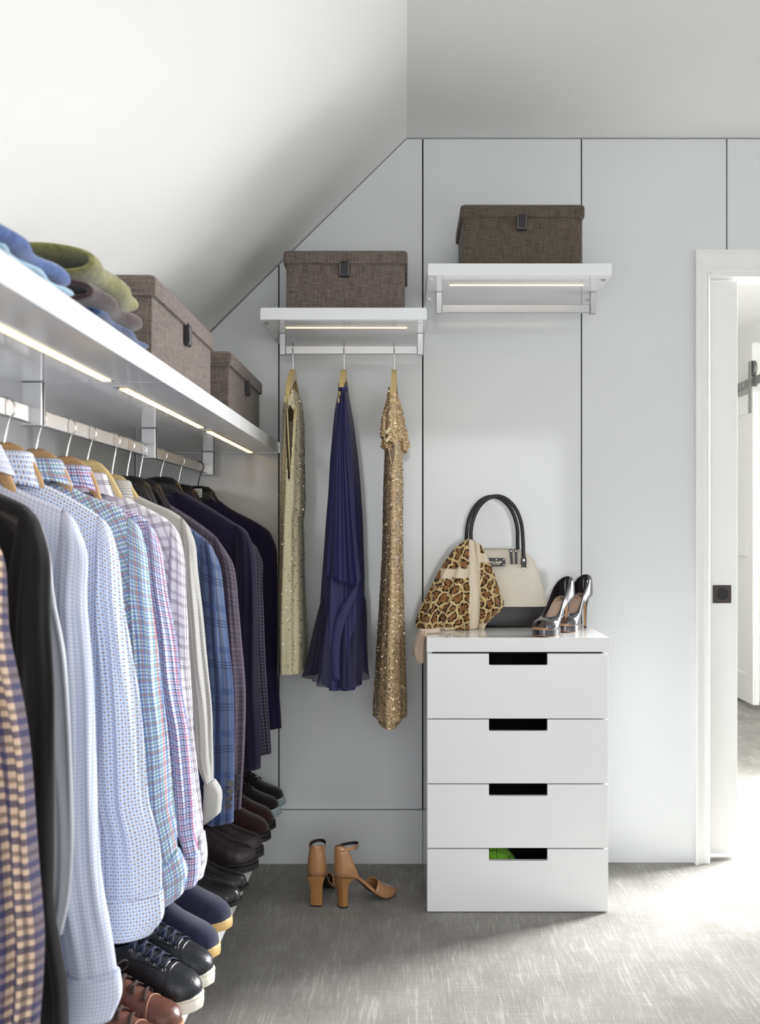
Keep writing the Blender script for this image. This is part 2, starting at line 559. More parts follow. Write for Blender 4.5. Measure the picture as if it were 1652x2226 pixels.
patent_tan = mat('tan_patent_leather', (184,136,96), 0.12, coat=0.7, coat_rough=0.03)
heel_tan = mat('tan_heel_wrap', (172,124,76), 0.25, coat=0.3)
pewter = mat('pewter_patent', (86,84,88), 0.14, metal=0.6, coat=0.5, coat_rough=0.03)
tan_sole = mat('tan_leather_sole', (204,160,116), 0.5)
nude_insole = mat('nude_insole', (214,184,162), 0.6)
black_lining = mat('black_lining', (32,24,28), 0.6)

def canvas():
    m = mat('cream_coated_canvas', (220,212,196), 0.6)
    g = NT(m)
    a = g.noise(g.mapping(g.coord('Object'), (900, 900, 120)), 1, 2)
    b = g.noise(g.mapping(g.coord('Object'), (120, 120, 900)), 1, 2)
    f = g.math('MULTIPLY', g.math('ADD', a, b), 0.5)
    g.base(g.ramp(f, [(0.35, lin((218,209,192))), (0.65, lin((237,230,216)))]))
    g.bump(f, 0.3, 0.0008)
    return m
canvas_m = canvas()
bag_black = leather('black_bag_leather', (30,28,31), 0.38, 420, 0.2)
gold = mat('pale_gold', (214,196,160), 0.2, metal=1.0)

def leopard():
    m = mat('leopard_chiffon', (190,160,100), 0.8, spec=0.15, sheen=0.2)
    g = NT(m)
    uv = g.coord('UV')
    nz = g.n('ShaderNodeTexNoise'); nz.inputs['Scale'].default_value = 70; nz.inputs['Detail'].default_value = 3
    g.link(uv, nz.inputs['Vector'])
    ad = g.n('ShaderNodeVectorMath', operation='MULTIPLY_ADD')
    g.link(nz.outputs['Color'], ad.inputs[0]); ad.inputs[1].default_value = (0.022, 0.022, 0.0); g.link(uv, ad.inputs[2])
    v = g.n('ShaderNodeTexVoronoi'); v.inputs['Scale'].default_value = 27; v.inputs['Randomness'].default_value = 0.8
    v.feature = 'DISTANCE_TO_EDGE'; v.voronoi_dimensions = '2D'
    g.link(ad.outputs[0], v.inputs['Vector'])
    v1 = g.n('ShaderNodeTexVoronoi'); v1.inputs['Scale'].default_value = 27; v1.inputs['Randomness'].default_value = 0.8
    v1.voronoi_dimensions = '2D'; g.link(ad.outputs[0], v1.inputs['Vector'])
    d = g.math('ADD', v.outputs['Distance'], g.math('MULTIPLY', g.math('SUBTRACT', g.noise(uv, 120, 3), 0.5), 0.26))
    tan = g.mix(g.noise(g.mapping(uv, (200, 30, 1)), 1, 3), lin((232,214,160)), lin((190,156,96)))
    brown = g.mix(g.noise(uv, 90, 3), lin((164,120,68)), lin((122,82,44)))
    brk = g.math('GREATER_THAN', g.noise(uv, 75, 3), 0.40)
    ring = g.math('MULTIPLY', g.math('GREATER_THAN', d, 0.10), brk)
    col = g.mix(ring, tan, lin((34,24,20)))
    col = g.mix(g.math('GREATER_THAN', d, 0.235), col, brown)
    col = g.mix(g.math('LESS_THAN', v1.outputs['Distance'], 0.07), col, lin((40,28,22)))
    at_ = g.n('ShaderNodeAttribute'); at_.attribute_name = 'border'
    g.base(g.mix(at_.outputs['Fac'], col, lin((226,212,190))))
    return m
leopard_m = leopard()
sheer_cream = mat('cream_chiffon', (222,204,184), 0.8, alpha=0.8)

def chiffon(name, c, alpha=1.0):
    m = mat(name, c, 0.6, sheen=0.08, alpha=alpha)
    g = NT(m)
    g.bump(g.noise(g.coord('Object'), 900, 2), 0.1, 0.0005)
    return m
navy_chiffon = chiffon('navy_chiffon', (36,36,86))
navy_sheer = chiffon('sheer_navy_chiffon', (34,32,70), 0.72)
tulle_gold = chiffon('gold_tulle', (210,200,166))
lining_gold = chiffon('pale_lining', (232,220,172))
gold_ground = chiffon('gold_net', (206,178,138))
def sequin(name, c, rough=0.18):
    return mat(name, c, rough, metal=1.0)
seq_silver = sequin('silver_sequins', (232,228,212), 0.3)
seq_dark = sequin('smoky_sequins', (150,136,114), 0.4)
seq_gold = sequin('gold_sequins', (236,212,174), 0.38)
lining_taupe = chiffon('taupe_lining', (150,128,108))
green_cloth = check('green_check_cloth', (120,178,56), both(0.03, 0.06, (36,56,20), 0.0, 0.8), 0.8)
# ------------------------------------------------------------------ the room
XL = -0.975          # left knee wall
XR = 2.40            # right wall (out of view)
YB = -1.60           # wall behind the camera
ZC = 2.615           # flat ceiling
XS = 0.005           # crease between the slope and the flat ceiling
SL = 0.983           # slope of the left ceiling
def slope_z(x): return ZC-SL*(XS-x)
ZK = slope_z(XL)     # top of the knee wall
Y2 = 9.0             # end of the next room

struct(box('floor', XL-0.1, 3.2, YB-0.1, Y2, -0.05, 0.0, carpet_m))
struct(prism('ceiling', [(XS, ZC), (XR+0.1, ZC), (XR+0.1, ZC+0.06), (XS, ZC+0.06)], YB, D+0.05, 'Y', plaster))
struct(prism('ceiling_slope', [(XL-0.06, slope_z(XL-0.06)), (XS, ZC), (XS, ZC+0.06), (XL-0.06, slope_z(XL-0.06)+0.07)], YB, D+0.05, 'Y', plaster))
struct(box('wall_front', XL-0.1, XR+0.1, YB-0.1, YB, 0.0, 2.68, plaster))
# right wall with the side window opening
struct(prism('wall_right', [(YB, 0), (D, 0), (D, ZC), (YB, ZC)], XR, XR+0.1, 'X', plaster))

# left knee wall: lacquered panels in front of a dark backing
wl = struct(box('wall_left', XL-0.10, XL-0.02, YB, D, 0.0, ZK+0.02, gap_dark))
ys = [YB, -0.75, 0.16, 1.08, 1.99, 2.90, D-0.004]
for a, b in zip(ys[:-1], ys[1:]):
    struct(box('panel', XL-0.018, XL, a+0.0015, b-0.0015, 0.0, ZK-0.003, lacquer, wl, (0,0,0), bev=0.0008))

# back wall: dark carcass behind, panels with 5 mm joints in front
DX0, DX1, DZ = 1.095, 1.98, 2.128       # door opening
prof = [(XL-0.02, 0), (DX0, 0), (DX0, DZ), (DX1, DZ), (DX1, 0), (XR, 0), (XR, ZC), (XS, ZC), (XL-0.02, slope_z(XL-0.02))]
wb = struct(prism('wall_back', prof, D+0.019, D+0.030, 'Y', gap_dark))
wb2 = struct(prism('wall_back_far_side', [(XL-0.02, 0), (DX0, 0), (DX0, DZ), (DX1, DZ), (DX1, 0), (3.2, 0), (3.2, 2.75), (XL-0.02, 2.75)], D+0.10, D+0.12, 'Y', paint_white))
G = 0.0024
xs1, xs2, xs3, xs4 = (606-881)*D/K, (919-881)*D/K, (1264-881)*D/K, (1580-881)*D/K
ZP = 0.191
def pan(poly): struct(prism('panel', poly, D, D+0.018, 'Y', lacquer, wb, (0,0,0), bev=0.0008))
T_ = 0.005
pan([(XL+0.002, ZP+G), (xs1-G, ZP+G), (xs1-G, slope_z(xs1-G)-T_*1.3), (XL+0.002, slope_z(XL)-T_*1.3)])
pan([(xs1+G, ZP+G), (xs2-G, ZP+G), (xs2-G, ZC-T_), (XS, ZC-T_), (xs1+G, slope_z(xs1+G)-T_*1.3)])
pan([(xs2+G, ZP+G), (xs3-G, ZP+G), (xs3-G, ZC-T_), (xs2+G, ZC-T_)])
pan([(xs3+G, 0.0), (DX0, 0.0), (DX0, DZ), (xs4-G, DZ), (xs4-G, ZC-T_), (xs3+G, ZC-T_)])
pan([(xs4+G, DZ), (DX1+0.1, DZ), (DX1+0.1, ZC-T_), (xs4+G, ZC-T_)])
pan([(DX1, 0), (XR-0.002, 0), (XR-0.002, ZC-T_), (DX1+0.1+G, ZC-T_), (DX1+0.1+G, DZ-0.001), (DX1, DZ-0.001)])
# plinth under the left panels
for a, b in ((XL+0.002, xs2-0.001), (xs2+0.001, xs3)):
    o = struct(box('baseboard_panel', a, b, D-0.016, D+0.018, 0.0, ZP, lacquer, wb, (0,0,0), bev=0.0008))

# door casing: a stepped moulding, mitred at the corner
def casing():
    # (distance from the opening outward, depth in front of the wall)
    pl = [(0.000, 0.000), (0.000, 0.012), (0.004, 0.016), (0.009, 0.016), (0.011, 0.012), (0.020, 0.012), (0.034, 0.018), (0.046, 0.024), (0.048, 0.030), (0.056, 0.030), (0.056, 0.0)]
    def leg(sc): return [(a*sc, b) for a, b in pl]
    cx, cz = DX0, DZ
    v, f = [], []
    n = len(pl)
    for a, b in pl: v.append((cx-a*0.97, D-b, 0.0))
    for a, b in pl: v.append((cx-a*0.97, D-b, cz+a*1.35))
    for a, b in pl: v.append((DX1+a*0.97, D-b, cz+a*1.35))
    for a, b in pl: v.append((DX1+a*0.97, D-b, 0.0))
    for s in range(3):
        for i in range(n-1):
            f.append((s*n+i, s*n+i+1, (s+1)*n+i+1, (s+1)*n+i))
    o = finish(mesh_obj('trim_1', v, f, paint_white, None, False))
    return struct(o)
casing()
# jambs lining the opening (front and rear leaf of the pocket), head jamb with stop
jt = struct(box('trim_2', DX0-0.012, DX0+0.004, D-0.002, D+0.036, 0, DZ, paint_white))
struct(box('trim_3', DX0, DX1, D-0.002, D+0.13, DZ-0.014, DZ+0.004, paint_white))
struct(box('trim_4', DX1-0.004, DX1+0.012, D-0.002, D+0.13, 0, DZ, paint_white))
# pocket door, mostly slid into the wall, with a square flush pull
door = thing('door_1', 'white pocket door half slid into the wall, with a square dark flush pull', 'door', (1.10, D+0.068, 0.0))
struct(door)
YD = D+0.046
box('door_leaf', 0.78, (1603-881)*YD/K, YD, YD+0.038, 0.018, DZ-0.02, paint_white, door, door.location, bev=0.0015)
px0, pz0 = at(1549, 1272, YD); px1, pz1 = at(1589, 1311, YD)
fp = box('flush_pull', px0, px1, YD-0.003, YD+0.002, pz1, pz0, bronze, door, door.location, bev=0.0008)
fp['label'] = 'square dark bronze flush pull'
cxp, czp = (px0+px1)/2, (pz0+pz1)/2
ringp = [(cxp+0.002+0.021*math.cos(t), YD-0.0035, czp+0.021*math.sin(t)) for t in np.linspace(0, 2*PI, 33)[:-1]]
tube('pull_rim', ringp, 0.0014, bronze, fp, door.location, 6, closed=True)
disc('pull_dish', (cxp+0.002, YD-0.0034, czp), 0.0195, 0.0012, black_metal, fp, door.location, 'Y', 28)

# the next room: walls, ceiling, glazing and a sliding barn door
struct(prism('ceiling_next_room', [(0.2, 2.62), (3.2, 2.62), (3.2, 2.70), (0.2, 2.70)], D+0.12, Y2, 'Y', plaster))
struct(box('wall_next_room_left', 0.2, 0.3, D+0.12, Y2, 0, 2.62, paint_white))
struct(box('wall_next_room_back', 0.2, 3.2, Y2-0.1, Y2, 0, 2.62, paint_white))
struct(box('wall_next_room_right', 2.42, 2.52, 7.35, Y2-0.1, 0, 2.62, paint_white))
struct(box('wall_next_room_top', 2.42, 2.52, D+0.12, 7.35, 2.50, 2.62, paint_white))
struct(box('wall_next_room_outer', 3.1, 3.2, D+0.12, Y2, 0, 2.62, paint_white))
bd = thing('barn_door', 'white panelled barn door hanging from a steel track in the bright next room', 'door', (2.36, 7.6, 0.0))
BX = 2.335
b_ = bd.location
box('door_slab', BX, BX+0.03, 7.035, 8.0, 0.03, 2.12, paint_white, bd, b_, bev=0.002)
for (y0, y1, z0, z1) in ((7.035, 7.15, 0.03, 2.12), (7.885, 8.0, 0.03, 2.12)):
    box('stile', BX-0.014, BX-0.001, y0, y1, z0, z1, paint_white, bd, b_, bev=0.002)
for z0, z1 in ((0.03, 0.22), (1.02, 1.14), (1.99, 2.12)):
    box('rail', BX-0.014, BX-0.001, 7.151, 7.884, z0, z1, paint_white, bd, b_, bev=0.002)
for y in (7.085, 7.93):
    st = box('hanger_strap', BX-0.022, BX-0.0145, y-0.022, y+0.022, 1.985, 2.335, track_steel, bd, b_, bev=0.002)
    disc('wheel', (BX+0.005, y, 2.285), 0.055, 0.022, track_steel, st, b_, 'X', 24, 0.003)
    for z in (2.02, 2.08, 2.30):
        disc('bolt', (BX-0.025, y, z), 0.009, 0.008, chrome, st, b_, 'X', 10)
tr = thing('barn_door_track', 'flat steel track carrying the barn door in the next room', 'track', (2.38, 7.4, 2.18))
box('track_bar', BX+0.000, BX+0.010, 6.3, 8.9, 2.17, 2.228, track_steel, tr, tr.location, bev=0.001)
for y in (6.5, 7.25, 8.3, 8.8):
    disc('track_bolt', (BX-0.003, y, 2.199), 0.012, 0.008, chrome, tr, tr.location, 'X', 10)
    disc('spacer', (BX+0.047, y, 2.199), 0.012, 0.074, track_steel, tr, tr.location, 'X', 10)

# windows out of view, around the side daylight and the added fill lamp
def window(name, c, axis, w, h):
    root = bpy.data.objects.new(name, None); COL.objects.link(root); root.location = c; struct(root)
    x, y, z = c
    if axis == 'X':
        for (y0, y1, z0, z1) in ((-w/2-.06, -w/2, -h/2-.06, h/2+.06), (w/2, w/2+.06, -h/2-.06, h/2+.06), (-w/2, w/2, -h/2-.06, -h/2), (-w/2, w/2, h/2, h/2+.06)):
            box('window_frame', x-.02, x+.02, y+y0, y+y1, z+z0, z+z1, paint_white, root, c)
        box('pane', x+.012, x+.016, y-w/2, y+w/2, z-h/2, z+h/2, glass_pane, root, c)
    else:
        for (y0, y1, z0, z1) in ((-w/2-.06, -w/2, -h/2-.06, h/2+.06), (w/2, w/2+.06, -h/2-.06, h/2+.06), (-w/2, w/2, -h/2-.06, -h/2), (-w/2, w/2, h/2, h/2+.06)):
            box('window_frame', x+y0, x+y1, y-.02, y+.02, z+z0, z+z1, paint_white, root, c)
        box('pane', x-w/2, x+w/2, y-.016, y-.012, z-h/2, z+h/2, glass_pane, root, c)
window('window_1', (XR-0.03, 0.95, 1.35), 'X', 2.3, 1.3)
window('fill_light_window', (0.30, YB+0.03, 1.20), 'Y', 2.1, 1.6)  # added to house the frontal fill lamp
# ------------------------------------------------------------------ wall shelves and rails
ZS0, ZS1 = 1.477, 1.515          # left shelf underside / top
XF = -0.453                      # front edge of the left shelves
joints = [1.08, 1.976, 2.870, D-0.020]
ls = thing('wall_shelf', 'long white gloss shelf along the left wall above the hanging shirts', 'shelf', (XL, 2.4, ZS0))
B = ls.location
for i, (a, b) in enumerate(zip(joints[:-1], joints[1:])):
    bo = box('board', XL+0.001, XF, a+0.0006, b-0.0006, ZS0, ZS1, shelf_white, ls, B, bev=0.0012)
    l0, l1 = (a+0.080, b-0.035)
    box('led_housing', -0.562, -0.538, l0-0.03, l1+0.012, ZS0-0.0015, ZS0+0.002, alu, ls, B)
    s = box('led_strip', -0.5575, -0.5425, l0, l1, ZS0-0.0035, ZS0-0.0012, led, ls, B)
    s['label'] = 'glowing warm light strip'
# end cap against the panel joint
box('end_cap', XL+0.001, XF+0.002, D-0.0195, D-0.001, ZS0-0.001, ZS1, alu, ls, B)

ZR0, ZR1 = 1.400, 1.431
XRD = -0.705
lr = thing('clothes_rail', 'silver flat clothes rail under the left shelf, carrying shirts and jackets', 'rail', (XRD, 2.4, ZR0))
B = lr.location
box('rail_bar', XRD-0.007, XRD+0.007, 1.0, D-0.002, ZR0, ZR1, alu, lr, B, bev=0.002)
for y in (1.976, 2.870, 3.735):
    br = box('bracket', XRD-0.012, XRD+0.026, y-0.010, y+0.010, ZR0-0.006, ZS0-0.0005, alu, lr, B, bev=0.0015)
    box('bracket_groove', XRD+0.0262, XRD+0.0272, y-0.0022, y+0.0022, ZR0-0.004, ZS0-0.001, black_metal, br, B)

ss = thing('shoe_shelf', 'low white shelf holding a row of shoes along the left wall', 'shelf', (XL, 2.4, 0.19))
B = ss.location
ZSH = 0.235
for a, b in zip(joints[:-1], joints[1:]):
    box('board', XL+0.001, XF, a+0.0006, b-0.0006, 0.188, ZSH, shelf_white, ss, B, bev=0.0012)

def back_shelf(x0, x1, zt, label, rlabel):
    yf, th = 3.355, 0.0385
    t = thing('wall_shelf', label, 'shelf', ((x0+x1)/2, D, zt-th))
    B = t.location
    bo = box('board', x0+0.002, x1-0.002, yf, D-0.0005, zt-th, zt, shelf_white, t, B, bev=0.001)
    for a, b in ((x0, x0+0.0018), (x1-0.0018, x1)):
        box('edge_strip', a, b, yf+0.004, D-0.001, zt-th+0.0005, zt-0.0045, paint_white, t, B)
    w = x1-x0
    box('led_housing', x0+0.10*w, x1-0.10*w, yf+0.115, yf+0.135, zt-th-0.0015, zt-th+0.002, paint_white, t, B)
    s = box('led_strip', x0+0.13*w, x1-0.12*w, yf+0.120, yf+0.130, zt-th-0.003, zt-th-0.0012, led, t, B)
    s['label'] = 'glowing warm light strip'
    for x in (x0+0.008, x1-0.022):
        for y in (yf+0.06, D-0.09):
            box('shelf_pin', x, x+0.013, y-0.006, y+0.006, zt-th-0.004, zt-th-0.0002, chrome, t, B, bev=0.001)
    r = thing('clothes_rail', rlabel, 'rail', ((x0+x1)/2, 3.6, zt-th-0.1))
    B = r.location
    zb = zt-th-0.0005
    xa, xb = x0+0.035, x1-0.008
    for a in (xa, xb-0.019):
        box('bracket', a, a+0.019, 3.585, 3.615, zb-0.072, zb, alu, r, B, bev=0.001)
    box('rail_bar', xa+0.0195, xb-0.0195, 3.593, 3.607, zb-0.069, zb-0.041, alu, r, B, bev=0.0015)
    return xa, xb
back_shelf(at(565,0,3.355)[0], 0.0685, 1.908, 'white lit shelf carrying a storage box above the three hanging dresses', 'silver rail from which the three dresses hang')
back_shelf(0.0705, at(1330,0,3.355)[0], 2.049, 'higher white lit shelf carrying the dark brown box', 'empty silver rail under the higher white shelf')

# ------------------------------------------------------------------ fabric boxes
def rounded_rect(x0, x1, y0, y1, r, n=5):
    out = []
    for cx, cy, a0 in ((x1-r, y1-r, 0), (x0+r, y1-r, PI/2), (x0+r, y0+r, PI), (x1-r, y0+r, 3*PI/2)):
        for k in range(n+1):
            a = a0+PI/2*k/n
            out.append((cx+r*math.cos(a), cy+r*math.sin(a)))
    return out
def fabric_box(label, x0, x1, y0, y1, z0, z1, lid_h, m, front, sag=0.0):
    """front: '-Y' or '+X', the side with the pull tab"""
    t = thing('storage_box', label, 'box', ((x0+x1)/2, (y0+y1)/2, z0), 0, 'fabric storage boxes on the shelves')
    B = t.location
    o = 0.009
    rings = []
    for z, ins in ((z0+0.0005, 0.003), (z0+0.004, 0.0), (z1-lid_h-0.004, 0.0), (z1-0.006, 0.001)):
        rings.append([(x, y, z) for x, y in rounded_rect(x0+o+ins, x1-o-ins, y0+o+ins, y1-o-ins, 0.006)])
    loft('box_body', rings, m, t, B, True, True, True, 50)
    rings = []
    for z, ins in ((z1-lid_h, 0.001), (z1-lid_h+0.003, 0.0), (z1-0.012, 0.0), (z1-0.004, 0.0025), (z1-0.0008, 0.008), (z1, 0.02)):
        rings.append([(x, y, z+(0 if z < z1-0.02 else sag*0)) for x, y in rounded_rect(x0+ins, x1-ins, y0+ins, y1-ins, 0.010)])
    lid = loft('lid', rings, m, t, B, True, True, True, 60)
    # leather pull: a folded strap leaving the underside of the lid
    w = 0.0165
    zt, zb = z1-lid_h+0.006, z1-lid_h-0.045
    prof = [(0.0085, zt), (0.0085, zb+0.006), (0.006, zb+0.001), (0.002, zb), (-0.003, zb+0.003), (-0.005, zb+0.010), (-0.0035, zt-0.008), (-0.0015, zt)]
    if front == '-Y':
        cx = (x0+x1)/2-0.003
        pr = [(y0+a, z) for a, z in prof]
        tab = prism('pull_tab', pr, cx-w, cx+w, 'X', tab_leather, lid, B, bev=0.0006)
        for sx in (-1, 1):
            for kk in range(8):
                z = zb+0.008+kk*0.0052
                box('stitch', cx+sx*0.0135-0.0007, cx+sx*0.0135+0.0007, y0-0.0052, y0-0.0040, z, z+0.0032, stitch_m, tab, B)
    else:
        cy = (y0+y1)/2
        pr = [(x1-a, z) for a, z in prof]
        tab = prism('pull_tab', pr, cy-w, cy+w, 'Y', tab_leather, lid, B, bev=0.0006)
    # stitched edge piping on the corners
    return t
yb = 3.40
fabric_box('taupe linen box with a leather pull on the shelf above the three dresses',
           at(615,0,yb)[0], at(886,0,yb)[0], yb, 3.735, 1.9082, 2.104, 0.043, linen_brown, '-Y')
fabric_box('dark brown linen box on the higher shelf at the right',
           at(1001,0,yb)[0], at(1272,0,yb)[0], yb, 3.735, 2.0492, 2.2526, 0.041, linen_dark, '-Y')
fabric_box('large taupe linen box beside the folded sweaters on the left shelf',
           -0.86, -0.495, 2.085, 2.738, ZS1, 1.708, 0.043, linen_brown, '+X')
fabric_box('taupe linen box at the far end of the left shelf, nearest the back wall',
           -0.86, -0.495, 3.000, 3.650, ZS1, 1.711, 0.043, linen_brown, '+X')

# ------------------------------------------------------------------ folded knitwear on the left shelf
def folded(name, label, y0, y1, z0, z1, xf, xb, m, m_in, mouth=0.7, sag=0.0, seed=0, cat='sweater'):
    """folded garment: a thick loop of knit running along the shelf, its near end open"""
    t = thing(name, label, cat, ((xf+xb)/2, (y0+y1)/2, z0), 0, 'folded clothes on the left shelf')
    B = t.location
    r = np.random.default_rng(seed)
    ph = r.uniform(0, 6.28, 6)
    nr, nk = 26, 40
    hz, hx = (z1-z0)/2, (xf-xb)/2
    def ring(f, yv, shrink, zc_off=0.0):
        out = []
        for k in range(nk):
            a = 2*PI*k/nk
            ca, sa = math.cos(a), math.sin(a)
            ex = math.copysign(abs(ca)**0.55, ca); ez = math.copysign(abs(sa)**0.75, sa)
            wob = 1+0.05*math.sin(3*a+ph[0]+6*f)+0.03*math.sin(7*a+ph[1]+11*f)
            x = (xf+xb)/2+ex*(hx-shrink)*(1+0.01*math.sin(9*f+ph[2]))
            z = (z0+z1)/2+ez*(hz-shrink)*wob
            z -= sag*max(0.0, ca)**2*(0.4+0.6*f)
            z += 0.004*math.sin(5*f*PI+ph[3])*max(0, sa)
            x += 0.006*math.sin(4.0*f*PI+ph[4]+a)*max(0, ca)
            out.append((x, yv, max(z, z0+0.0005)))
        return out
    rings = []
    th = 0.010
    for f, s in ((0.30, th+0.006), (0.12, th+0.002), (0.03, th), (0.0, th*0.6)):      # inside of the open fold
        rings.append(ring(f, y0+f*(y1-y0)+0.0, s))
    for f in np.linspace(0, 1, nr):
        s = 0.0
        if f < 0.05: s = (0.05-f)/0.05*th*0.35
        e = max(0.0, (f-0.88)/0.12)
        s += (1-math.sqrt(max(0, 1-e*e)))*min(hz, 0.03)*0.9
        rings.append(ring(f, y0+f*(y1-y0), s))
    o = loft('knit_body', rings, m, t, B, False)
    # closing cloth deep in the mouth and a second layer tucked inside
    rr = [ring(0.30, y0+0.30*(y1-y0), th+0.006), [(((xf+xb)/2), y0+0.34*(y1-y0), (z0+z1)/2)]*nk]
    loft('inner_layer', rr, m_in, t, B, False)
    rr = [ring(1.0, y1, min(hz, 0.03)*0.9), ring(1.0, y1+0.001, min(hz, 0.03)*0.97)]
    o2 = loft('fold_end', rr, m, t, B, True)
    return t
k_blue = knit('blue_knit', (84,106,160), (60,78,130), 220, 0.04)
k_light = knit('light_blue_cotton', (176,204,222), (150,180,204), 220, 0.0)
k_olive = knit('olive_knit', (142,140,92), (108,106,66), 220, 0.05)
k_brown = knit('brown_knit', (88,70,70), (58,44,46))
k_navy = knit('navy_cotton', (66,84,124), (46,60,96), 220, 0.0)
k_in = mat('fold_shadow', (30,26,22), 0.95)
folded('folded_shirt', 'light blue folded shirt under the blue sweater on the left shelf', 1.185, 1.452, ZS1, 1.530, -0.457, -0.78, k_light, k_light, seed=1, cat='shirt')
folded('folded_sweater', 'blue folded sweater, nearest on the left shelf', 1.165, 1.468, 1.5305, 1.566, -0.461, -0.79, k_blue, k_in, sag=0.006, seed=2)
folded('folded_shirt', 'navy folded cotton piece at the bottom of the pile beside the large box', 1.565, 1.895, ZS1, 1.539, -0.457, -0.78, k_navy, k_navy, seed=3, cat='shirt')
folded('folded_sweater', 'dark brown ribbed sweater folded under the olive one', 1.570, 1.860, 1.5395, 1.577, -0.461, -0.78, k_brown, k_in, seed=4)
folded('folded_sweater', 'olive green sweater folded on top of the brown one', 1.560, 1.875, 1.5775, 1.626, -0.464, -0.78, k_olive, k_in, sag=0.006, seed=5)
# ------------------------------------------------------------------ shirts and jackets on the left rail
GROUP_G = 'shirts and jackets on the left rail'
GROUP_H = 'clothes hangers on the left rail'

def hook(name, xc, yc, ztop, zstem, m, parent, base, axis='X', r=0.0195):
    """question-mark hook in the plane across the rail: over the bar, down the front, back under it to the stem"""
    pts = []
    for a in np.linspace(math.radians(205), math.radians(-55), 22):
        pts.append((r*math.cos(a), r*math.sin(a)))
    zc = ztop-r
    end = pts[-1]
    for f in np.linspace(0.2, 1, 6):
        pts.append((end[0]*(1-f)**1.3, end[1]+(zstem-zc-end[1])*f))
    if axis == 'X': path = [(xc+a, yc, zc+b) for a, b in pts]
    else: path = [(xc, yc-a, zc+b) for a, b in pts]
    return tube(name, path, 0.0019, m, parent, base, 8)

def hanger(label, yc, kind, m, hook_m, ztop_head, sh, head=True):
    """sh: shoulder polyline on the right half, (x,z) from neck to tip"""
    t = thing('clothes_hanger', label, 'hanger', (XRD, yc, ZR1), 0, GROUP_H)
    B = t.location
    hook('hook', XRD, yc, ZR1+0.0022, ztop_head-0.004, hook_m, t, B)
    tip = sh[-1]; nk = sh[0]
    if kind == 'wood':
        top = [(0.0, ztop_head), (0.022, ztop_head-0.004), (0.044, ztop_head-0.022), (0.062, ztop_head-0.050)]
        low = [(0.0, ztop_head-0.052), (0.03, ztop_head-0.058), (0.06, ztop_head-0.085)]
        T = 0.0075
    else:
        top = [(0.0, ztop_head), (0.030, ztop_head-0.002), (0.052, ztop_head-0.014), (0.068, ztop_head-0.045)]
        low = [(0.0, ztop_head-0.06), (0.03, ztop_head-0.065), (0.06, ztop_head-0.09)]
        T = 0.016
    top = [(XRD+a, z) for a, z in top]
    low = [(XRD+a, z) for a, z in low]
    # arms stay inside the shoulders of the garment
    dz = -0.016
    for q in np.linspace(0.25, 0.86, 4):
        p = smooth_line(sh, np.array([q]), False)[0]
        if p[0] > top[-1][0]+0.012:
            zz = min(p[1]+dz, top[-1][1]-0.004)
            top.append((p[0], zz)); low.append((p[0]-0.004, zz-0.030))
    endp = (top[-1][0]+0.012, top[-1][1]-0.018)
    mir = lambda P: [(2*XRD-a, z) for a, z in P]
    topc = mir([endp])+mir(top[::-1])[:-1]+top+[endp]
    lowc = mir([endp])+mir(low[::-1])[:-1]+low+[endp]
    lens('hanger_body', topc, lowc, [topc[0], lowc[0]], [topc[-1], lowc[-1]], yc, lambda q: T, m, t, B, 40, 8, p=6, top_round=0.35)
    return t

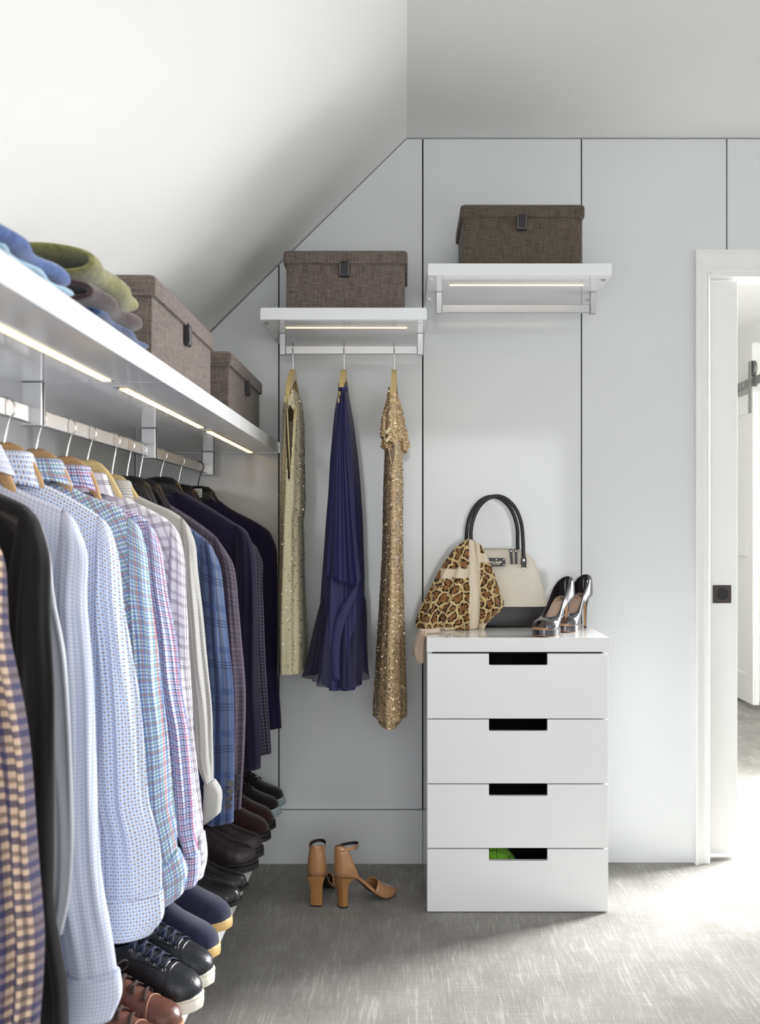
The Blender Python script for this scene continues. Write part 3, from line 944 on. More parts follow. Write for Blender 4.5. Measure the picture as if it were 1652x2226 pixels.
def garment(name, label, cat, yc, tip_list, edge, m, hem, cuff=None, m_sl=None, m_cuff=None, neck=None, sl_w=(0.05, 0.085, 0.095),
            thick=0.034, sl_thick=0.032, collar=None, seed=0, buttons=None, body_in=0.02, sl_dy=-0.030, fold_amp=0.006, m_body_bias=None, uvrot=0.0,
            chamfer=0.03, sl_bottom=None, hemdrop=0.0):
    """tip_list: shoulder line in photo pixels from the neck to the tip; edge: outer sleeve edge from the tip down"""
    r = np.random.default_rng(seed)
    ph = r.uniform(0, 6.28, 12)
    sh = [at(px, py, yc) for px, py in tip_list]
    ed = [at(px, py, yc+sl_dy) for px, py in edge]
    tip = sh[-1]
    if sh[0][0] > XRD+0.06:       # carry the shoulder line on up to the neck
        k = (sh[0][1]-sh[min(2, len(sh)-1)][1])/max(1e-4, sh[min(2, len(sh)-1)][0]-sh[0][0])
        k = min(max(k, 0.35), 0.75)
        sh = [(XRD+0.05, sh[0][1]+k*(sh[0][0]-XRD-0.05))]+sh
    t = thing(name, label, cat, (XRD, yc, hem), 0, GROUP_G)
    B = t.location
    mir = lambda P: [(max(2*XRD-a, XL+0.012), z) for a, z in P]
    zn = sh[0][1]
    # ---- body
    body_sh = [(a, z) for a, z in sh[:-1]]+[(tip[0]-0.006, tip[1]+0.004)]
    top = mir(body_sh[::-1])+[(XRD-0.03, zn-0.006), (XRD, zn-0.012), (XRD+0.03, zn-0.006)]+body_sh
    xr_b = ed[0][0]-body_in
    right = [body_sh[-1], (xr_b, tip[1]-0.06), (xr_b+0.004, (tip[1]+hem)/2), (xr_b+0.012, hem)]
    left = mir(right)
    bot = [left[-1], (XRD-0.08, hem-hemdrop), (XRD+0.08, hem-hemdrop), right[-1]]
    def bf(s, q):
        a = min(1, max(0, (q-0.12)/0.3))
        return a*fold_amp*(1.1*math.sin(2*PI*3.2*s+ph[0]+1.5*q)+0.7*math.sin(2*PI*7*s+ph[1]+2.2*q))
    th = lambda q: thick*(0.62+0.38*min(1, q*2.5))
    lens('body', top, bot, left, right, yc, th, m_body_bias or m, t, B, 44, 36, p=2.2, fold=bf, top_round=0.07, uvrot=uvrot)
    # ---- sleeves
    zl = ed[-1][1]
    def sleeve(right_side):
        k0 = max(0, len(sh)-3)
        ins = smooth_line(sh, np.array([0.80]), False)[0]
        topc = [tuple(ins)]+[p for p in sh if p[0] > ins[0]+0.004]
        rt = [tip]+ed
        n = 14
        R = smooth_line(rt, n)
        L = []
        for i, pnt in enumerate(R):
            f = i/(n-1)
            w = np.interp(f, [0, 0.5, 1], sl_w)
            L.append((pnt[0]-w, pnt[1]-0.006*f))
        L[0] = tuple(ins)
        if cuff:
            c0, c1 = at(*cuff[0], yc+sl_dy), at(*cuff[1], yc+sl_dy)
            L[-1] = (c0[0]+0.003, c0[1]-0.010)
            R = np.vstack([R[:-1], [(c1[0]-0.002, c1[1]-0.010)]])
        L[1] = ((L[1][0]+ins[0])/2, (L[1][1]+ins[1])/2-0.01)
        rtc = [tuple(p) for p in R]
        botc = [L[-1], rtc[-1]]
        if not right_side:
            sq = 0.80
            mm = lambda P: [(max(XRD-(a-XRD)*sq, XL+0.010), z) for a, z in P]
            topc, botc, L, rtc = mm(topc[::-1]), mm(botc[::-1]), mm(rtc), mm(L)
        def sf(s, q):
            a = min(1, q*3)*(1 if cuff is None else max(0.25, 1-q**6))
            return a*fold_amp*(1.3*math.sin(2*PI*1.6*s+ph[2]+2.4*q)+0.8*math.sin(2*PI*3.4*s+ph[3]-3.1*q)+0.35*math.sin(17*q+ph[4]+5*s))
        tw = lambda q: sl_thick*(0.62+0.30*min(1, q*3)-0.12*q)
        return lens('sleeve', topc, botc, L, rtc, yc+(sl_dy if right_side else 0.0), tw, m_sl or m, t, B, 32, 46, p=1.6, fold=sf, top_round=0.06,
                    depth=lambda q: yc+(sl_dy if right_side else -0.01)*min(1, q*5)), L[-1], rtc[-1]
    s1, a1, b1 = sleeve(True)
    sleeve(False)
    # ---- cuff: photo polygon (tl, tr, br-top, br-bottom, bl)
    if cuff:
        q = [at(px, py, yc+sl_dy) for px, py in cuff]
        o = lens('cuff', [q[0], q[1]], [q[4], q[3]], [q[0], q[4]], [q[1], q[2], q[3]], yc+sl_dy, lambda z: sl_thick*0.82, m_cuff or m_sl or m, t, B, 26, 14, p=2.4, top_round=0.10,
                 fold=lambda s, z: 0.0015*math.sin(6*s+ph[5]), uvoff=(0.013, 0.004))
        # stitched seam at the top of the cuff
        n = 14
        for side in (-1,):
            path = [((1-f)*q[0][0]+f*q[1][0], yc+sl_dy+side*sl_thick*0.80*(max(0, 1-abs(2*f-1)**2.4))**(1/2.4), (1-f)*q[0][1]+f*q[1][1]-0.008) for f in np.linspace(0.04, 0.96, n)]
            tube('cuff_seam', path, 0.0007, m_cuff or m_sl or m, t, B, 6)
    if buttons:
        for px, py in buttons[0]:
            x, z = at(px, py, yc+sl_dy-sl_thick)
            bu = disc('button', (x, yc+sl_dy-sl_thick*0.98, z), 0.0078, 0.0045, buttons[1], t, B, 'Y', 16, 0.001)
            bu['label'] = 'horn sleeve button'
    # ---- collar: a band round the neck with a fold-down leaf
    if collar:
        kind, zt, zb, hw0, hw1 = collar
        nk = 36
        def ell(hw, dy, z, zf, n=nk, tilt=0.0):
            out = []
            for k in range(n):
                a = 2*PI*k/n
                x = XRD+hw*math.cos(a); y = yc+0.004+dy*math.sin(a)
                out.append((x, y, z-zf*max(0, -math.sin(a))**2*0.0+tilt*math.sin(a)-zf*abs(math.cos(a))**3))
            return out
        rings = [ell(hw0-0.006, 0.034, zb+0.010, 0.0), ell(hw0-0.005, 0.036, zt-0.006, 0.0), ell(hw0-0.001, 0.039, zt, 0.0), ell(hw0+0.004, 0.043, zt-0.004, 0.0),
                 ell((hw0+hw1)/2, 0.046, (zt+zb)/2-0.002, 0.0), ell(hw1, 0.049, zb, 0.012)]
        n = len(rings[0])
        uvs = []
        for j, rg in enumerate(rings):
            for k in range(n):
                a = k/n
                uvs.append((a*2*PI*0.05, j*0.018))
        loft('collar', rings, m_sl or m, t, B, False, True, True, None, uvs)
    return t, sh

def zof(py, y): return CAM_Z-(py-1152)*y/K
horn = mat('horn_button', (74,68,66), 0.25, coat=0.6)
light_thread = mat('light_button', (206,200,190), 0.4)

# each entry in turn, from the nearest to the one by the back wall
Y0 = 1.32
t, sh = garment('flannel_shirt', 'tan and navy checked flannel shirt, nearest on the left rail', 'shirt', Y0,
    [(-180,985), (-100,1040), (-60,1085), (-30,1140)], [(-18,1190), (0,1235), (25,1400), (46,1500), (66,1628), (83,1849), (95,2004), (96,2080), (86,2226), (80,2300)], tan_check, 0.30,
    sl_w=(0.05, 0.06, 0.065), sl_thick=0.03, seed=1, fold_amp=0.007, collar=('s', 1.345, 1.30, 0.045, 0.072))
hanger('wooden hanger holding the tan and navy checked shirt, out of frame at left', Y0, 'wood', wood_tan, chrome, 1.356, sh)
Y0 = 1.47
t, sh = garment('suit_jacket', 'black jacket hanging between the tan checked shirt and the pale ones', 'jacket', Y0,
    [(-160,990), (-60,1046), (0,1072), (50,1095), (74,1116), (85,1132)], [(91,1157), (101,1260), (112,1400), (117,1500), (118,1700), (118,1900), (118,1996), (130,2045), (140,2080), (147,2140), (150,2226), (150,2330)], black_wool, 0.28,
    sl_w=(0.05, 0.085, 0.09), thick=0.040, sl_thick=0.034, seed=2, collar=('s', 1.352, 1.28, 0.046, 0.08))
hanger('black hanger inside the black jacket, out of frame at left', Y0, 'plastic', black_plastic, chrome, 1.356, sh)
Y0 = 1.585
t, sh = garment('lit_sleeve_jacket', 'dark sleeve behind the black jacket, its strong light painted as grey cloth', 'jacket', Y0,  # lit dark sleeve, built as an added garment of its own
    [(-100,1005), (-20,1062), (40,1095), (78,1120), (94,1150)], [(99,1190), (110,1260), (125,1330), (145,1440), (155,1616), (161,1771), (160,1860), (153,1940), (148,1975), (136,2030)], lit_sleeve_grey, 0.50,
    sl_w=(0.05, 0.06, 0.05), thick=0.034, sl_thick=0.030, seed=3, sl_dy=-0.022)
hanger('wooden hanger inside the added jacket with the light-painted sleeve, out of frame at left', Y0, 'wood', wood_tan, chrome, 1.356, sh)
Y0 = 1.70
t, sh = garment('dress_shirt', 'pale blue fine gingham shirt with its cuff hanging over the brown shoes', 'shirt', Y0,
    [(-50,1010), (0,1042), (83,1083), (145,1112), (160,1127), (167,1142)], [(170,1160), (180,1176), (182,1205), (186,1288), (198,1412), (204,1495), (209,1628), (215,1818), (225,1926), (244,2030), (257,2100)], blue_gingham, 0.43,
    cuff=[(147,2116), (258,2103), (264,2160), (243,2214), (143,2217)], sl_w=(0.045, 0.062, 0.082), seed=4, collar=('s', 1.342, 1.30, 0.045, 0.072))
hanger('wooden hanger inside the pale blue gingham shirt, out of frame at left', Y0, 'wood', wood_tan, chrome, 1.354, sh)
Y0 = 1.85
t, sh = garment('dress_shirt', 'pale blue shirt with tiny brown and blue dots, its wide cuff above the black sneakers', 'shirt', Y0,
    [(58,1040), (124,1065), (198,1108), (227,1131), (240,1148)], [(243,1160), (246,1185), (258,1247), (267,1308), (287,1424), (306,1544), (322,1732), (340,1800), (349,1850), (352,1905), (354,1930)], dots_m, 0.44,
    cuff=[(226,1949), (354,1929), (355,1990), (330,2028), (240,2043)], sl_w=(0.03, 0.072, 0.102), seed=5, collar=('s', 1.338, 1.282, 0.044, 0.070))
hanger('tan wooden hanger of the dotted shirt, leftmost in view', Y0, 'wood', wood_tan, chrome, zof(960, Y0), sh)
Y0 = 2.01
t, sh = garment('dress_shirt', 'blue, teal and red checked shirt between the dotted shirt and the navy and red one', 'shirt', Y0,
    [(120,1041), (186,1074), (251,1100), (281,1124), (298,1138), (307,1152)], [(310,1165), (313,1190), (326,1280), (341,1387), (350,1477), (364,1597), (376,1732), (384,1800), (388,1842)], multi_check, 0.46,
    cuff=[(345,1878), (388,1841), (406,1892), (398,1940), (354,1970)], sl_w=(0.03, 0.052, 0.060), seed=6, m_body_bias=multi_check_bias, collar=('s', 1.336, 1.295, 0.044, 0.070), sl_dy=-0.024)
hanger('tan wooden hanger of the multicolour checked shirt', Y0, 'wood', wood_tan, chrome, zof(974, Y0), sh)
Y0 = 2.19
t, sh = garment('dress_shirt', 'navy, blue and red small checked shirt beside the white plum plaid one', 'shirt', Y0,
    [(190,1068), (240,1092), (271,1106), (299,1117), (324,1136), (339,1156)], [(343,1170), (347,1190), (362,1280), (382,1387), (394,1495), (411,1589), (424,1752), (427,1810), (432,1850)], red_blue_check, 0.50,
    cuff=[(399,1852), (434,1849), (435,1890), (428,1920), (397,1929)], sl_w=(0.03, 0.042, 0.040), seed=7, m_body_bias=red_blue_check_bias, collar=('s', 1.334, 1.290, 0.044, 0.068), sl_dy=-0.020)
hanger('tan wooden hanger of the navy and red checked shirt', Y0, 'wood', wood_tan, chrome, zof(990, Y0), sh)
Y0 = 2.335
t, sh = garment('dress_shirt', 'white shirt with plum and grey plaid lines', 'shirt', Y0,
    [(256,1072), (295,1092), (329,1109), (366,1131), (383,1150), (391,1164)], [(394,1176), (400,1226), (407,1334), (412,1423), (416,1495), (422,1597), (434,1713), (443,1790), (444,1806)], plaid, 0.52,
    cuff=[(408,1812), (444,1804), (450,1860), (441,1906), (404,1916)], sl_w=(0.03, 0.050, 0.040), seed=8, m_body_bias=plaid_bias, collar=('s', 1.326, 1.282, 0.044, 0.068), sl_dy=-0.020)
hanger('pale wooden hanger of the white plum plaid shirt', Y0, 'wood', wood_pale, chrome, zof(998, Y0), sh)
Y0 = 2.53
t, sh = garment('dress_shirt', 'grey herringbone shirt hanging before the blue plaid blazer', 'shirt', Y0,
    [(287,1072), (330,1092), (372,1110), (398,1128), (412,1146)], [(420,1163), (426,1211), (440,1327), (452,1450), (461,1544), (463,1620), (465,1694)], herring_m, 0.50,
    cuff=[(444,1700), (466,1692), (482,1720), (480,1764), (441,1793)], sl_w=(0.03, 0.048, 0.040), seed=9, collar=('s', 1.320, 1.272, 0.040, 0.064), sl_dy=-0.018)
hanger('hanger hidden inside the grey herringbone shirt, only its steel hook showing', Y0, 'wood', wood_pale, chrome, zof(1030, Y0), sh)
Y0 = 2.665
t, sh = garment('blazer', 'blue wool plaid blazer with four sleeve buttons', 'jacket', Y0,
    [(330,1090), (380,1122), (422,1152), (449,1174), (461,1188)], [(470,1213), (481,1256), (489,1316), (499,1410), (508,1500), (509,1640), (508,1786)], blue_plaid, 0.50,
    sl_w=(0.045, 0.070, 0.075), thick=0.042, sl_thick=0.036, seed=10, sl_dy=-0.028, buttons=([(501,1704), (500,1720), (499,1736), (497,1752)], horn), fold_amp=0.004)
hanger('black plastic hanger of the blue plaid blazer, mostly behind the herringbone collar', Y0, 'plastic', black_plastic, chrome, zof(1034, Y0), sh)
Y0 = 2.79
t, sh = garment('blazer', 'charcoal plum checked blazer with three sleeve buttons', 'jacket', Y0,
    [(350,1086), (380,1103), (427,1133), (468,1165), (485,1188)], [(500,1215), (511,1248), (518,1311), (526,1400), (534,1500), (532,1620), (524,1758)], plum_check, 0.52,
    sl_w=(0.045, 0.060, 0.060), thick=0.042, sl_thick=0.034, seed=11, sl_dy=-0.022, buttons=([(516,1688), (515,1701), (513,1714)], horn), fold_amp=0.004)
hanger('black plastic hanger of the plum checked blazer, beside the steel bracket', Y0, 'plastic', black_plastic, chrome, zof(1040, Y0), sh)
Y0 = 3.03
t, sh = garment('blazer', 'dark navy blazer with broad shoulders, second from the back wall but one', 'jacket', Y0,
    [(394,1066), (430,1087), (459,1104), (514,1139), (530,1149), (539,1158)], [(547,1180), (555,1225), (561,1316), (562,1420), (562,1500), (566,1600), (567,1670)], dark_navy_wool, 0.515,
    sl_w=(0.045, 0.085, 0.085), thick=0.045, sl_thick=0.036, seed=12, collar=('s', 1.300, 1.255, 0.052, 0.085), fold_amp=0.004)
hanger('black plastic hanger of the dark navy blazer', Y0, 'plastic', black_plastic, chrome, zof(1036, Y0), sh)
Y0 = 3.27
t, sh = garment('blazer', 'charcoal jacket with a fine pale grid check, behind the dark navy blazer', 'jacket', Y0,
    [(420,1085), (470,1120), (520,1158), (548,1180), (559,1190)], [(567,1209), (570,1256), (576,1400), (581,1500), (586,1570), (590,1637)], dark_check, 0.46,
    sl_w=(0.045, 0.060, 0.050), thick=0.042, sl_thick=0.032, seed=13, collar=('s', 1.295, 1.25, 0.05, 0.08), fold_amp=0.003)
hanger('hanger inside the grid check jacket, only its steel hook showing', Y0, 'plastic', black_plastic, chrome, zof(1052, Y0), sh)
Y0 = 3.58
t, sh = garment('blazer', 'navy blazer on the black labelled hanger, closest to the back wall', 'jacket', Y0,
    [(465,1080), (503,1107), (553,1133), (580,1150), (589,1160)], [(597, 1182), (602, 1225), (603, 1310), (603, 1400), (604, 1470), (609, 1530), (612, 1582)], navy_wool, 0.53,
    sl_w=(0.045, 0.085, 0.080), thick=0.045, sl_thick=0.036, seed=14, fold_amp=0.004)
hg = hanger('black hanger with a small white square label, closest to the back wall', Y0, 'plastic', black_plastic, black_metal, zof(1056, Y0), sh)
Bh = hg.location
la, lb = at(422, 1062, Y0-0.02), at(439, 1081, Y0-0.02)
lab = box('hanger_label', la[0], lb[0], Y0-0.0195, Y0-0.0165, lb[1], la[1], mat('label_white', (226,226,224), 0.5), hg, Bh, bev=0.0004)
ink = mat('label_ink', (40,38,42), 0.7)
for i, s in enumerate(('Saks', 'Fifth', 'Avenue')):
    text_part('lettering', s, 0.0095, ink, lab, ((la[0]+lb[0])/2-Bh[0]+(-0.003, 0.001, 0.001)[i], Y0-0.0197-Bh[1], (la[1]+lb[1])/2-Bh[2]+0.0078-0.0078*i), (PI/2, 0, 0.0), 0.0001)
# ------------------------------------------------------------------ men's shoes on the low shelf
GROUP_S = "men's shoes on the low shelf"

class Upper:
    """surface of a shoe upper: stations (x, half width, height, gap); gap > 0 leaves the collar open"""
    def __init__(s, stations, base=lambda x: 0.0, pz=0.80, py=0.85, bend=lambda x: 0.0):
        a = np.array(stations, float)
        s.x, s.w, s.h, s.g = a.T
        s.base, s.pz, s.py, s.bend = base, pz, py, bend
    def at(s, x):
        return (np.interp(x, s.x, s.w), np.interp(x, s.x, s.h), np.interp(x, s.x, s.g))
    def point(s, x, q, out=0.0):
        """q in [-1,1]: -1 right base, 0 ridge, 1 left base (closed section)"""
        w, h, g = s.at(x)
        th = PI/2*(1-abs(q))
        c, z = math.cos(th)**s.py, math.sin(th)**s.pz
        sg = 1 if q >= 0 else -1
        y = sg*(g+(w+out-g)*c)
        return Vector((x, y+s.bend(x), s.base(x)+(h+out)*z))
    def mesh(s, name, xs, m, parent, n=11, throat=None, back=True, front=True, out=0.0, solid=0.0025, qmax=1.0, closed_from=None):
        verts, faces = [], []
        N = 2*n
        for x in xs:
            for k in range(n):
                verts.append(s.point(x, (1-k/(n-1))*qmax if k < n-1 else 1e-6, out))
            for k in range(n):
                verts.append(s.point(x, -(k/(n-1))*qmax if k > 0 else -1e-6, out))
        for i in range(len(xs)-1):
            for k in range(n-1):
                for o in (0, n):
                    a = i*N+o+k
                    faces.append((a, a+1, a+N+1, a+N))
            if throat is not None and xs[i] >= throat-1e-6:
                a = i*N+n-1
                faces.append((a, a+1, a+N+1, a+N))
        def cap(i):
            for k in range(n-1):
                a, b = i*N+k, i*N+N-1-k
                faces.append((a, a+1, b-1, b))
        if back: cap(0)
        if front: cap(len(xs)-1)
        o = mesh_obj(name, verts, faces, m, parent, True)
        bm = bmesh.new(); bm.from_mesh(o.data)
        bmesh.ops.remove_doubles(bm, verts=bm.verts, dist=2e-5)
        bmesh.ops.recalc_face_normals(bm, faces=bm.faces)
        bm.to_mesh(o.data); bm.free()
        if solid:
            md = o.modifiers.new('thickness', 'SOLIDIFY'); md.thickness = solid; md.offset = -1
        o.data.set_sharp_from_angle(angle=math.radians(70))
        return o

def outline(L, hw, n=60, grow=0.0, bend=lambda x: 0.0):
    """sole outline from half widths"""
    xs = L*(1-np.cos(np.linspace(0, PI, n)))/2
    xs[0] += 0; up = []
    for x in xs: up.append((x, hw(x)))
    pts = []
    for x, w in up: pts.append((x+grow*(2*x/L-1), w+grow*(1 if w > 0.004 else w/0.004)+bend(x)))
    for x, w in up[::-1][1:-1]: pts.append((x+grow*(2*x/L-1), -(w+grow)+bend(x)))
    return pts

def men_hw(L, wmax=0.047, toe=2.3):
    X = np.array([0, .02, .06, .14, .28, .42, .55, .66, .76, .86, .93, .975, 1.0])*L
    W = np.array([0.0, .34, .56, .72, .74, .74, .86, .98, 1.0, .90, .70, .42, 0.0])*wmax
    return lambda x: float(np.interp(x, X, W))

def sole_mesh(name, L, hw, z0, z1, m, parent, grow=0.003, spring=0.006, heel=0.0, bend=lambda x: 0.0, prof=None):
    o = outline(L, hw, 44, 0.0, bend)
    def zf(x, z): return z+spring*max(0, (x/L-0.72)/0.28)**2
    rings = []
    prof = prof or [(-0.004, 0.0), (0.0, 0.12), (0.0, 0.8), (-0.002, 1.0)]
    for ins, f in prof:
        g = grow+ins
        pts = outline(L, hw, 44, g, bend)
        rings.append([(x, y, zf(x, z0+(z1-z0)*f)) for x, y in pts])
    return loft(name, rings, m, parent, None, True, True, True, 45)

def seam(name, U, x, m, parent, r=0.0012, q=0.97, out=0.0008, slope=0.0):
    path = [U.point(x-slope*abs(k), k, out) for k in np.linspace(-q, q, 25)]
    return tube(name, path, r, m, parent, None, 6)

def laces(U, x0, x1, n, half, m, eyelet_m, parent, wide=0.0038, out=0.004, end=True):
    """flat lace bars across the instep, eyelets at their ends"""
    xs = np.linspace(x0, x1, n)
    for i, x in enumerate(xs):
        w, h, g_ = U.at(x)
        for sg in (-1, 1):
            path = []
            for k in np.linspace(-1, 1, 11):
                q = k*half
                xx = x+sg*k*0.006*(1 if i % 2 == 0 else -1)
                p = U.point(xx, q, out+0.002*(1-k*k)*(1 if sg > 0 else 0.5))
                path.append(p)
            if sg > 0 or i < n-1:
                tube('lace', path, 0.002, m, parent, None, 8, flat=(wide, 0.0014))
        for sg in (-1, 1):
            p = U.point(x, sg*(half+0.03), 0.0012)
            tube('eyelet', [(p.x+0.0032*math.cos(a), p.y+0.0032*math.sin(a)*0.5, p.z+0.0032*math.sin(a)*0.8*1) for a in np.linspace(0, 2*PI, 13)[:-1]], 0.0010, eyelet_m, parent, None, 5, closed=True)
    if end:
        p = U.point(x0-0.006, 0.1, 0.006)
        for sg in (-1, 1):
            lp = [p+Vector((0.0+0.012*math.sin(a*0.9), sg*(0.004+0.030*math.sin(a)), 0.006*math.sin(2*a)-0.010*a/PI)) for a in np.linspace(0, PI*0.98, 12)]
            tube('lace_bow', lp, 0.002, m, parent, None, 6, flat=(0.0034, 0.0013))

def place(t, toe_xy, L, yaw):
    t.rotation_euler = (0, 0, -yaw)
    t.location = (toe_xy[0]-L*math.cos(yaw), toe_xy[1]+L*math.sin(yaw), ZSH+0.0006)

def xs_of(L, a, b, n): return list(L*np.linspace(a, b, n))

def mens_shoe(kind, label, toe, yaw, dx=0.0):
    Y = toe
    X = -0.4207+dx
    t = thing('sneaker' if kind in ('sneaker', 'runner') else ('boot' if kind in ('chukka', 'boot') else 'leather_shoe'), label, 'shoe', (0, 0, 0), 0, GROUP_S)
    L = 0.292
    if kind == 'sneaker':
        hw = men_hw(L, 0.0475)
        ts = 0.032
        sole_mesh('sole', L, hw, 0.0, ts, white_rubber, t, 0.003, 0.006, prof=[(-0.005, 0.0), (-0.001, 0.06), (0.0, 0.25), (0.0, 0.85), (-0.003, 1.0), (-0.010, 1.0)])
        seampts = [(x, y, ts*0.80+0.006*max(0, (x/L-0.72)/0.28)**2) for x, y in outline(L, hw, 44, 0.0032)]
        tube('sole_groove', seampts, 0.0007, stitch_m, t, None, 5, closed=True)
        U = Upper([(0.004, .012, .078, .010), (.012, .024, .082, .020), (.04, .032, .080, .025), (.09, .035, .078, .026), (.125, .036, .094, .022), (.150, .037, .098, .010), (.165, .038, .092, .0),
                   (.19, .041, .079, 0), (.215, .0445, .066, 0), (.24, .0445, .053, 0), (.262, .040, .042, 0), (.278, .029, .031, 0), (.286, .018, .022, 0), (.2895, .006, .012, 0)],
                  base=lambda x: ts-0.003+0.006*max(0, (x/L-0.72)/0.28)**2)
        U.mesh('upper', sorted(set(xs_of(L, 0.014, 0.56, 16)+[.150, .165]+xs_of(L, 0.58, 0.99, 22))), black_grain, t, throat=.163)
        U.mesh('toe_cap', xs_of(L, 0.80, 0.992, 12), black_grain, t, throat=0, back=False, out=0.0016, solid=0)
        seam('toe_seam', U, L*0.797, black_leather, t, 0.0013, out=0.0014)
        seam('facing_edge', U, L*0.76, black_leather, t, 0.0011, 0.32, 0.001)
        laces(U, .150, .222, 5, 0.30, lace_navy, chrome, t)
        pt = [U.point(x, q*0.999, 0.0012) for x, q in zip(np.linspace(.215, .06, 14), np.linspace(0.38, 0.72, 14))]
        tube('side_seam', [(p.x, -p.y, p.z) for p in pt], 0.0009, black_leather, t, None, 5)
    elif kind == 'derby':
        hw = men_hw(L, 0.046)
        ts = 0.020
        sole_mesh('sole', L, hw, 0.0, ts, stitch_tan, t, 0.004, 0.007)
        U = Upper([(0.004, .012, .074, .010), (.012, .024, .078, .020), (.04, .031, .076, .024), (.09, .034, .074, .025), (.125, .035, .088, .022), (.150, .036, .092, .010), (.165, .037, .086, .0),
                   (.19, .040, .074, 0), (.215, .043, .061, 0), (.24, .043, .049, 0), (.262, .038, .041, 0), (.278, .029, .032, 0), (.286, .018, .023, 0), (.2895, .006, .012, 0)],
                  base=lambda x: ts-0.003+0.007*max(0, (x/L-0.72)/0.28)**2)
        U.mesh('upper', sorted(set(xs_of(L, 0.014, 0.56, 16)+[.150, .165]+xs_of(L, 0.58, 0.99, 22))), brown_leather, t, throat=.163)
        U.mesh('toe_cap', xs_of(L, 0.79, 0.992, 12), brown_leather, t, throat=0, back=False, out=0.0018, solid=0)
        seam('toe_seam', U, L*0.788, stitch_tan, t, 0.0011, out=0.0016, slope=-0.012)
        laces(U, .150, .220, 4, 0.26, lace_brown, lace_brown, t)
    elif kind == 'chukka':
        L = 0.288
        hw = men_hw(L, 0.0485)
        ts = 0.026
        sole_mesh('sole', L, hw, 0.0, ts, gum_rubber, t, 0.003, 0.004, prof=[(-0.006, 0.0), (-0.001, 0.1), (0.0, 0.3), (0.0, 0.8), (-0.003, 1.0), (-0.010, 1.0)])
        U = Upper([(0.004, .012, .125, .012), (.014, .026, .130, .024), (.05, .033, .132, .030), (.09, .036, .130, .030), (.115, .037, .128, .022), (.130, .038, .124, .008), (.138, .039, .119, .0),
                   (.165, .041, .098, 0), (.195, .0445, .076, 0), (.225, .0460, .061, 0), (.252, .0425, .048, 0), (.270, .033, .036, 0), (.280, .021, .025, 0), (.2855, .006, .013, 0)],
                  base=lambda x: ts-0.003+0.004*max(0, (x/L-0.72)/0.28)**2)
        U.mesh('upper', sorted(set(xs_of(L, 0.014, 0.46, 14)+[.138]+xs_of(L, 0.49, 0.99, 24))), navy_suede, t, throat=.137)
        seam('vamp_seam', U, .155, navy_suede, t, 0.0015, 0.95, 0.0012, slope=0.05)
        U.mesh('vamp', [x for x in xs_of(L, 0.60, 0.992, 18)], navy_suede, t, throat=0, back=False, out=0.0012, solid=0)
    elif kind == 'captoe':
        L = 0.300
        hw = men_hw(L, 0.0445)
        ts = 0.012
        sole_mesh('sole', L, hw, 0.0, ts, black_rubber, t, 0.004, 0.009, prof=[(-0.004, 0.0), (0.0, 0.2), (0.0, 0.8), (-0.003, 1.0), (-0.010, 1.0)])
        box('heel_block', 0.0, 0.075, -0.030, 0.030, 0.0, 0.006, black_rubber, t, bev=0.001)
        U = Upper([(0.004, .012, .066, .010), (.014, .023, .070, .020), (.05, .029, .068, .024), (.10, .031, .066, .024), (.125, .033, .080, .020), (.150, .035, .085, .008), (.160, .036, .082, .0),
                   (.19, .0385, .069, 0), (.22, .041, .055, 0), (.25, .0395, .045, 0), (.272, .034, .038, 0), (.287, .025, .030, 0), (.294, .015, .022, 0), (.2975, .005, .012, 0)],
                  base=lambda x: ts-0.003+0.009*max(0, (x/L-0.72)/0.28)**2)
        U.mesh('upper', sorted(set(xs_of(L, 0.014, 0.52, 16)+[.160]+xs_of(L, 0.55, 0.99, 22))), black_leather, t, throat=.159)
        U.mesh('strap', xs_of(L, 0.57, 0.64, 6), black_leather, t, throat=0, back=False, front=False, out=0.0022, solid=0.002)
        seam('strap_edge', U, L*0.642, black_rubber, t, 0.0010, 0.97, 0.0022)
    elif kind == 'thick':
        L = 0.300
        hw = men_hw(L, 0.0475)
        ts = 0.030
        sole_mesh('sole', L, hw, 0.0, ts, black_rubber, t, 0.005, 0.006, prof=[(-0.004, 0.0), (0.0, 0.08), (0.0, 0.62), (-0.0035, 0.66), (-0.001, 0.72), (-0.001, 0.94), (-0.004, 1.0), (-0.010, 1.0)])
        U = Upper([(0.004, .012, .076, .010), (.014, .024, .080, .020), (.05, .031, .078, .025), (.10, .034, .076, .026), (.130, .036, .090, .020), (.155, .037, .094, .008), (.166, .038, .090, .0),
                   (.195, .041, .076, 0), (.225, .0445, .060, 0), (.255, .0425, .048, 0), (.276, .034, .040, 0), (.289, .024, .031, 0), (.2945, .014, .022, 0), (.2975, .005, .012, 0)],
                  base=lambda x: ts-0.003+0.006*max(0, (x/L-0.72)/0.28)**2)
        U.mesh('upper', sorted(set(xs_of(L, 0.014, 0.54, 16)+[.166]+xs_of(L, 0.57, 0.99, 22))), dark_leather, t, throat=.165)
        seam('vamp_seam', U, .175, dark_leather, t, 0.0013, 0.95, 0.001, slope=0.03)
        U.mesh('toe_piece', xs_of(L, 0.62, 0.992, 16), dark_leather, t, throat=0, back=False, out=0.0012, solid=0)
    elif kind == 'boot':
        L = 0.292
        hw = men_hw(L, 0.0475)
        ts = 0.028
        sole_mesh('sole', L, hw, 0.0, ts, black_rubber, t, 0.005, 0.006, prof=[(-0.004, 0.0), (0.0, 0.1), (0.0, 0.5), (-0.004, 0.56), (-0.001, 0.62), (-0.001, 0.92), (-0.004, 1.0), (-0.010, 1.0)])
